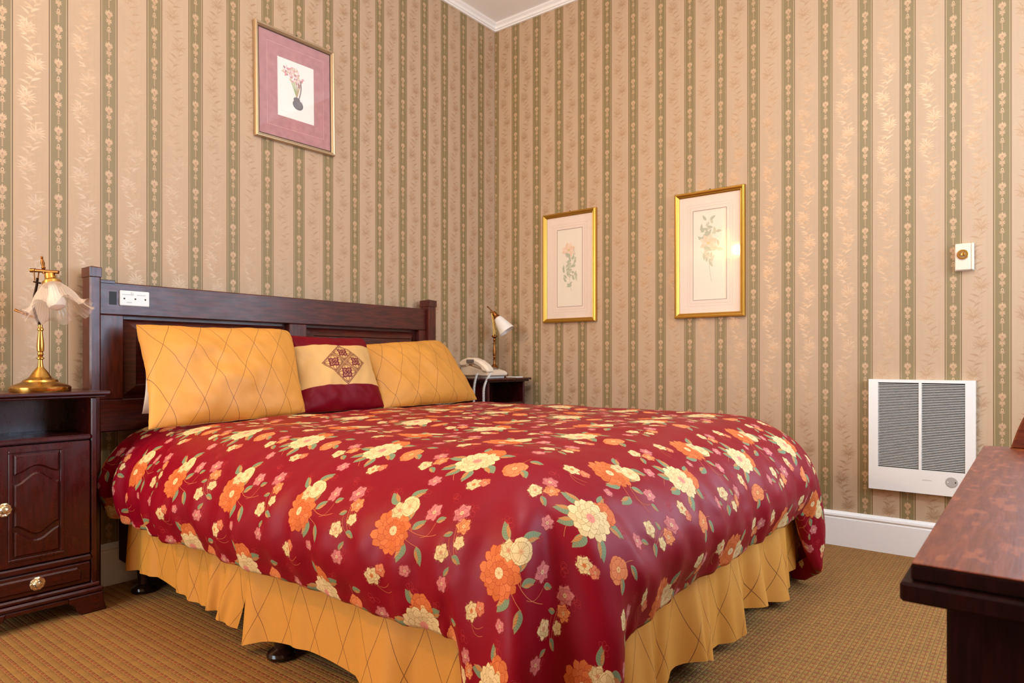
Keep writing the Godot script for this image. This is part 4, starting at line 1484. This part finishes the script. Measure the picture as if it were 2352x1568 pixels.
# ------------------------------------------------------------------ things on the walls
# axes: local x to the viewer's right along the wall, y up, z out of the wall
func picture(label: String, xf: Transform3D, size: Vector2, fw: float, depth: float, frame_m: Material, lip_m: Material, mat_m: Material, inner: Rect2, print_m: Material, lines: Array, line_m: Material, edge_m: Material):
	var t := thing("framed_picture", label, "picture")
	t.transform = xf
	var w := size.x * 0.5
	var h := size.y * 0.5
	# four mitred rails with a stepped, rounded section
	var sec := [[0.0, 0.0], [0.0, depth * 0.7], [fw * 0.15, depth * 0.95], [fw * 0.35, depth], [fw * 0.55, depth * 0.9], [fw * 0.72, depth * 0.72], [fw * 0.8, depth * 0.74], [fw * 1.0, depth * 0.5], [fw * 1.0, depth * 0.2]]
	for side in 4:
		var s := Sh.new(0 if side % 2 == 0 else 1)
		for k in sec.size() - 1:
			var q := []
			for e in [[sec[k], -1], [sec[k], 1], [sec[k + 1], 1], [sec[k + 1], -1]]:
				var i: float = e[0][0]
				var z: float = e[0][1]
				var hw := w - i
				var hh := h - i
				var sg: float = e[1]
				match side:
					0: q.append(Vector3(sg * hw, hh, z))
					1: q.append(Vector3(hw, sg * hh, z))
					2: q.append(Vector3(sg * hw, -hh, z))
					3: q.append(Vector3(-hw, sg * hh, z))
			var out: Vector3 = [Vector3(0, 1, 0), Vector3(1, 0, 0), Vector3(0, -1, 0), Vector3(-1, 0, 0)][side]
			var da: float = sec[k + 1][0] - sec[k][0]
			var dz: float = sec[k + 1][1] - sec[k][1]
			s.quad(q[0], q[1], q[2], q[3], (out * dz + Vector3(0, 0, 1) * da) if da >= 0.0 and (da > 0.0 or dz > 0.0) else -out)
		part("frame_rail", s, frame_m, t)
	if lip_m:
		var s := Sh.new(0)
		for q in [[-w + fw * 0.99, h - fw - 0.004, w - fw * 0.99, h - fw * 0.99], [-w + fw * 0.99, -h + fw * 0.99, w - fw * 0.99, -h + fw + 0.004], [-w + fw * 0.99, -h + fw, -w + fw + 0.004, h - fw], [w - fw - 0.004, -h + fw, w - fw * 0.99, h - fw]]:
			s.box(Vector3(q[0], q[1], depth * 0.2), Vector3(q[2], q[3], depth * 0.5), 0.0005)
		part("inner_lip", s, lip_m, t)
	# mount with its window, the print behind it
	var s2 := Sh.new(0)
	var z0 := depth * 0.18
	var z1 := z0 + 0.003
	var mw := w - fw * 0.9
	var mh := h - fw * 0.9
	var r0 := inner.position
	var r1 := inner.end
	s2.box(Vector3(-mw, r1.y, z0), Vector3(mw, mh, z1), 0)
	s2.box(Vector3(-mw, -mh, z0), Vector3(mw, r0.y, z1), 0)
	s2.box(Vector3(-mw, r0.y, z0), Vector3(r0.x, r1.y, z1), 0)
	s2.box(Vector3(r1.x, r0.y, z0), Vector3(mw, r1.y, z1), 0)
	var mt := part("mount", s2, mat_m, t)
	var ln := Sh.new(0)
	for e in lines:
		var a := r0 - Vector2(e[0], e[0])
		var b := r1 + Vector2(e[0], e[0])
		var lw: float = e[1]
		for q in [[a.x, a.y, b.x, a.y + lw], [a.x, b.y - lw, b.x, b.y], [a.x, a.y, a.x + lw, b.y], [b.x - lw, a.y, b.x, b.y]]:
			ln.box(Vector3(q[0], q[1], z1), Vector3(q[2], q[3], z1 + 0.0003), 0)
	part("mount_line", ln, line_m, mt)
	if edge_m:
		var ed := Sh.new(0)
		for q in [[r0.x - 0.003, r0.y - 0.003, r1.x + 0.003, r0.y], [r0.x - 0.003, r1.y, r1.x + 0.003, r1.y + 0.003], [r0.x - 0.003, r0.y, r0.x, r1.y], [r1.x, r0.y, r1.x + 0.003, r1.y]]:
			ed.box(Vector3(q[0], q[1], z1), Vector3(q[2], q[3], z1 + 0.0005), 0)
		part("bevel_edge", ed, edge_m, mt)
	var pr := Sh.new(0)
	pr.quad_uv(Vector3(r0.x, r1.y, z0 + 0.001), Vector3(r1.x, r1.y, z0 + 0.001), Vector3(r1.x, r0.y, z0 + 0.001), Vector3(r0.x, r0.y, z0 + 0.001), Vector3(0, 0, 1), Vector2(0, 0), Vector2(1, 0), Vector2(1, 1), Vector2(0, 1))
	part("print", pr, print_m, t)
	boxed("backing", Vector3(-w + 0.004, -h + 0.004, 0.0005), Vector3(w - 0.004, h - 0.004, z0), M.paper, t, 0, 0)
	boxed("glass", Vector3(-mw, -mh, z1 + 0.001), Vector3(mw, mh, z1 + 0.0025), M.pane, t, 0, 0)
	var nl := Sh.new(0)
	nl.tube([Vector3(0.004, h + 0.004, 0.0), Vector3(0.004, h + 0.005, 0.012)], 0.0022, 8)
	part("nail", nl, M.dark_metal, t)


func pictures():
	var R := Basis(Vector3(0, 0, 1), Vector3(0, 1, 0), Vector3(-1, 0, 0))        # on the right wall: x runs along +z
	picture("pink-matted hyacinth bulb print in narrow bronze frame", Transform3D(Basis(Vector3(0, 0, 1), 0.012), Vector3(-1.534, 2.179, 0.002)), Vector2(0.442, 0.532), 0.019, 0.022, M.champagne, M.champagne_dark, M.mat_pink, Rect2(-0.100, -0.138, 0.204, 0.280), M.print_bulb, [[0.056, 0.0016]], M.mat_line, null)
	picture("gold-framed pale flower print on the right wall, nearer the corner", Transform3D(R, Vector3(-0.002, 1.443, 0.597)), Vector2(0.384, 0.676), 0.026, 0.026, M.gilt, null, M.mat_cream, Rect2(-0.088, -0.240, 0.180, 0.472), M.print_flower_0, [[0.020, 0.0015], [0.034, 0.0012]], M.line_pale, M.line_grey)
	picture("gold-framed pale flower print on the right wall, nearer the heater", Transform3D(R, Vector3(-0.002, 1.437, 1.480)), Vector2(0.384, 0.676), 0.026, 0.026, M.gilt, null, M.mat_cream, Rect2(-0.088, -0.242, 0.180, 0.476), M.print_flower_1, [[0.020, 0.0015], [0.034, 0.0012]], M.line_pale, M.line_grey)


func heater():
	var t := thing("wall_heater", "white louvred wall heater set low on striped wall", "heater", Vector3(0, 0.288, 2.4435))
	var y1 := 0.4975
	var f := -0.035
	var H := 0.2015
	# cover: a frame round two openings, made of strips
	var s := Sh.new(2)
	var zs := [-0.1630, -0.0045, 0.0065, 0.1650]
	var ya := 0.1035
	var yb := 0.484
	s.box(Vector3(f, yb, -H), Vector3(0, y1, H), 0)
	s.box(Vector3(f, 0, -H), Vector3(0, ya, H), 0)
	s.box(Vector3(f, ya, -H), Vector3(0, yb, zs[0]), 0)
	s.box(Vector3(f, ya, zs[1]), Vector3(-0.01, yb, zs[2]), 0)
	s.box(Vector3(f, ya, zs[3]), Vector3(0, yb, H), 0)
	part("cover", s, M.enamel, t)
	boxed("dark_interior", Vector3(-0.004, ya, zs[0]), Vector3(-0.002, yb, zs[3]), M.enamel_dark, t, 2, 0)
	# louvres
	var n := 53
	var pitch := (yb - ya) / n
	var sh := Sh.new(2)
	var hw: float = (zs[1] - zs[0]) * 0.5
	sh.box(Vector3(0, -0.0013, -hw), Vector3(0.006, 0.0013, hw), 0.0005)
	var me := sh.done()
	for col in 2:
		for k in n - 1:
			var o := mi("louvre", me, M.enamel, t)
			o.position = Vector3(f + 0.002, ya + pitch * (k + 1), (zs[0] + zs[1]) * 0.5 if col == 0 else (zs[2] + zs[3]) * 0.5)
	# dial plate and maker's mark
	var R := Basis(Vector3(0, 0, 1), Vector3(-1, 0, 0), Vector3(0, -1, 0))
	s = Sh.new(0)
	s.lathe([Vector2(0, 0.002), Vector2(0.021, 0.002), Vector2(0.0225, 0.001), Vector2(0.0225, 0)], Transform3D(R, Vector3(f, 0.061, 0.117)), 36)
	var dp := part("access_plate", s, M.steel, t)
	dp.set_meta("label", "round grey metal cover plate")
	for z in [-0.014, 0.014]:
		s = Sh.new(0)
		s.lathe([Vector2(0, 0.0035), Vector2(0.002, 0.003), Vector2(0.003, 0.002), Vector2(0.003, 0)], Transform3D(R, Vector3(f, 0.061, 0.117 + z)), 12)
		part("screw", s, M.dark_metal if z > 0 else M.enamel, dp)
	var mk := PackedVector2Array([Vector2(-0.017, -0.0016), Vector2(0.017, -0.0016)])
	for k in 12:
		mk.append(Vector2(0.017 - k * 0.0031, 0.0018 if k % 3 == 0 else 0.0010))
	s = Sh.new(0)
	s.plate(mk, 0.0004, Transform3D(Basis(Vector3(0, 0, 1), Vector3(0, 1, 0), Vector3(-1, 0, 0)), Vector3(f, 0.060, 0.026)))
	part("maker_mark", s, M.mark_grey, t)


func thermostat():
	var t := thing("thermostat", "small cream wall thermostat with brass dial above the heater", "thermostat", Vector3(0, 1.255, 2.604))
	boxed("back_plate", Vector3(-0.008, -0.001, -0.034), Vector3(0, 0.114, 0.034), M.plastic_white, t, 2, 0.001)
	boxed("case", Vector3(-0.028, 0, -0.033), Vector3(-0.008, 0.113, 0.024), M.plastic_cream, t, 2, 0.003)
	boxed("side_cover", Vector3(-0.027, 0, 0.0248), Vector3(-0.008, 0.113, 0.033), M.plastic_cream, t, 2, 0.002)
	var R := Basis(Vector3(0, 0, 1), Vector3(-1, 0, 0), Vector3(0, -1, 0))
	var s := Sh.new(0)
	s.lathe([Vector2(0, 0.004), Vector2(0.020, 0.004), Vector2(0.024, 0.002), Vector2(0.025, 0)], Transform3D(R, Vector3(-0.028, 0.066, -0.004)), 40)
	var d := part("dial", s, M.plastic_cream, t)
	s = Sh.new(0)
	s.lathe([Vector2(0.021, 0.004), Vector2(0.019, 0.0052), Vector2(0.013, 0.0052), Vector2(0.012, 0.004)], Transform3D(R, Vector3(-0.028, 0.066, -0.004)), 40)
	part("scale_ring", s, M.brass, d)
	s = Sh.new(0)
	s.lathe([Vector2(0, 0.014), Vector2(0.006, 0.013), Vector2(0.0085, 0.009), Vector2(0.009, 0.004)], Transform3D(R, Vector3(-0.028, 0.066, -0.004)), 28)
	part("dial_knob", s, M.brass, d)


func table():
	# dark folding table close to the camera, its end towards us
	var t := thing("folding_table", "worn reddish-brown folding table in right foreground", "table", Vector3(-2.16, 0, 3.0))
	var o := t.position
	var P := func(x: float, y: float, z: float) -> Vector3: return Vector3(x, y, z) - o
	var s := Sh.new(0)
	s.box(P.call(-2.717, 0.6635, 2.752), P.call(-1.613, 0.6785, 3.24), 0.0015)
	part("upper_leaf", s, M.table_side, t)
	s = Sh.new(0)
	s.box(P.call(-2.7165, 0.6783, 2.7525), P.call(-1.6135, 0.680, 3.2395), 0.0012)
	part("worn_surface", s, M.table_top, t)
	s = Sh.new(0)
	s.box(P.call(-2.715, 0.6628, 2.7535), P.call(-1.615, 0.6642, 3.238), 0.0005)
	part("leaf_joint", s, M.black, t)
	s = Sh.new(0)
	s.box(P.call(-2.727, 0.6445, 2.744), P.call(-1.603, 0.6628, 3.25), 0.0025)
	part("lower_leaf", s, M.table_side, t)
	for x in [-2.66, -1.70]:
		boxed("end_panel", P.call(x, 0.0, 2.775), P.call(x + 0.035, 0.6445, 3.2), M.table_side, t, 1, 0.004)
	boxed("rail", P.call(-2.625, 0.56, 2.95), P.call(-1.70, 0.6445, 2.975), M.table_side, t, 0, 0.003)
	# shaped upstand at the far end
	var c := PackedVector2Array([Vector2(2.800, 0.680)])
	for k in 13:
		var q := k / 12.0
		c.append(Vector2(2.802 + 0.045 * q + 0.02 * q * q, 0.682 + 0.110 * sin(q * PI / 2)))
	c.append(Vector2(3.20, 0.80))
	c.append(Vector2(3.22, 0.680))
	s = Sh.new(2)
	s.plate(c, 0.02, Transform3D(Basis(Vector3(0, 0, 1), Vector3(0, 1, 0), Vector3(-1, 0, 0)), Vector3(-1.615, 0, 0) - o), 0.003)
	part("end_board", s, M.table_top, t)


# ------------------------------------------------------------------ lamps out of the frame
func glow(col: Color, e: float) -> StandardMaterial3D:
	var m := mat(c8(250, 244, 232), 0.4)
	m.emission_enabled = true
	m.emission = col
	m.emission_energy_multiplier = e
	return m


func room_lights():
	var warm := Color(1.0, 1.0, 1.0)
	var t := thing("ceiling_light", "brass ceiling light with opal glass bowl", "light", Vector3(-2.3, CEIL - 0.42, 2.1))
	var s := Sh.new(0)
	s.lathe([Vector2(0, 0.5), Vector2(0.06, 0.5), Vector2(0.05, 0.47), Vector2(0.012, 0.455), Vector2(0.009, 0.2), Vector2(0.03, 0.16), Vector2(0.06, 0.13), Vector2(0.06, 0.11), Vector2(0, 0.11)])
	part("stem", s, M.brass, t)
	s = Sh.new(0)
	s.lathe([Vector2(0.07, 0.12), Vector2(0.12, 0.09), Vector2(0.165, 0.03), Vector2(0.17, -0.02), Vector2(0.14, -0.08), Vector2(0.08, -0.12), Vector2(0, -0.135)], Transform3D.IDENTITY, 40)
	part("glass_bowl_light", s, glow(warm, 1.2), t)
	var l := OmniLight3D.new()
	l.name = "ceiling_bulb"
	l.light_color = warm
	l.light_energy = 1.1
	l.light_size = 0.16
	l.omni_range = 12.0
	l.omni_attenuation = 2.0
	l.shadow_enabled = true
	t.add_child(l)

	var amber := Color(1.0, 0.80, 0.50)
	t = thing("wall_sconce", "brass wall sconce with opal globe", "light", Vector3(-4.30, 2.02, 0.0))
	s = Sh.new(0)
	s.lathe([Vector2(0, 0.012), Vector2(0.05, 0.010), Vector2(0.055, 0.0)], Transform3D(Basis(Vector3.RIGHT, PI / 2), Vector3.ZERO), 24)
	s.tube([Vector3(0, 0, 0.01), Vector3(0, -0.02, 0.07), Vector3(0, 0.02, 0.12), Vector3(0, 0.07, 0.12)], 0.007)
	part("bracket", s, M.brass, t)
	s = Sh.new(0)
	s.lathe([Vector2(0, 0.08), Vector2(0.03, 0.087), Vector2(0.05, 0.11), Vector2(0.056, 0.14), Vector2(0.05, 0.17), Vector2(0.03, 0.192), Vector2(0, 0.2)], Transform3D(Basis.IDENTITY, Vector3(0, 0, 0.12)), 28)
	part("globe_light", s, glow(amber, 12.0), t)
	l = OmniLight3D.new()
	l.name = "sconce_bulb"
	l.light_color = amber
	l.light_energy = 1.5
	l.light_size = 0.05
	l.omni_range = 12.0
	l.omni_attenuation = 2.0
	l.shadow_enabled = true
	l.position = Vector3(0, 0.14, 0.12)
	t.add_child(l)


func _ready():
	# ---- camera
	var cam := Camera3D.new()
	cam.name = "camera"
	add_child(cam)
	var a := deg_to_rad(38.109)
	var fwd := Vector3(cos(a), 0, -sin(a))
	cam.look_at_from_position(Vector3(-3.445, 0.87, 2.845), Vector3(-3.445, 0.87, 2.845) + fwd, Vector3.UP)
	var near := 0.05
	cam.set_frustum(1568.0 / 1535.0 * near, Vector2(0, 44.0 / 1535.0 * near), near, 60.0)
	cam.current = true
	var lens := CameraAttributesPhysical.new()
	lens.frustum_focal_length = 24.0
	lens.frustum_focus_distance = 2.2
	lens.exposure_aperture = 12.0
	cam.attributes = lens
	# ---- sky and exposure
	var we := WorldEnvironment.new()
	we.name = "environment"
	var env := Environment.new()
	env.background_mode = Environment.BG_SKY
	var sky := Sky.new()
	var sm := ProceduralSkyMaterial.new()
	sm.sky_top_color = Color(0.55, 0.70, 0.95)
	sm.sky_horizon_color = Color(0.85, 0.90, 0.97)
	sm.ground_bottom_color = Color(0.5, 0.5, 0.5)
	sm.ground_horizon_color = Color(0.75, 0.78, 0.82)
	sky.sky_material = sm
	env.sky = sky
	env.tonemap_mode = Environment.TONE_MAPPER_LINEAR
	env.tonemap_exposure = 1.24
	env.sdfgi_enabled = true
	env.ssao_enabled = true
	env.ssil_enabled = true
	we.environment = env
	add_child(we)
	# ---- daylight that comes in at the window behind the camera
	var day := AreaLight3D.new()
	day.name = "window_daylight"
	day.area_size = Vector2(1.26, 1.66)
	day.light_color = Color(0.78, 0.89, 1.0)
	day.light_energy = 3.8
	day.area_range = 14.0
	day.shadow_enabled = true
	day.position = Vector3(-1.15, 1.70, ROOM_Z + 0.01)
	add_child(day)
	# ---- at the narrow window past the heater
	var right := AreaLight3D.new()
	right.name = "right_window_daylight"
	right.area_size = Vector2(0.56, 1.62)
	right.light_color = Color(0.82, 0.92, 1.0)
	right.light_energy = 2.4
	right.area_range = 14.0
	right.shadow_enabled = true
	right.position = Vector3(0.01, 1.63, 3.32)
	right.rotation.y = PI / 2
	add_child(right)
	# ---- and at the window to the left of the camera
	var side := AreaLight3D.new()
	side.name = "side_window_daylight"
	side.area_size = Vector2(1.18, 2.12)
	side.light_color = Color(0.92, 0.97, 1.0)
	side.light_energy = 4.8
	side.area_range = 14.0
	side.shadow_enabled = true
	side.position = Vector3(ROOM_X - 0.01, 1.475, 0.85)
	side.rotation.y = -PI / 2
	add_child(side)
	# ---- the place
	materials()
	room()
	bed()
	skirt()
	duvet()
	pillows()
	nightstand(Vector3(-2.682, 0, 0.132), "dark cherry nightstand carrying the clear glass lamp")
	nightstand(Vector3(-0.275, 0, 0.19), "dark cherry nightstand in the corner under the telephone")
	lamps()
	phone()
	pictures()
	heater()
	thermostat()
	table()
	room_lights()
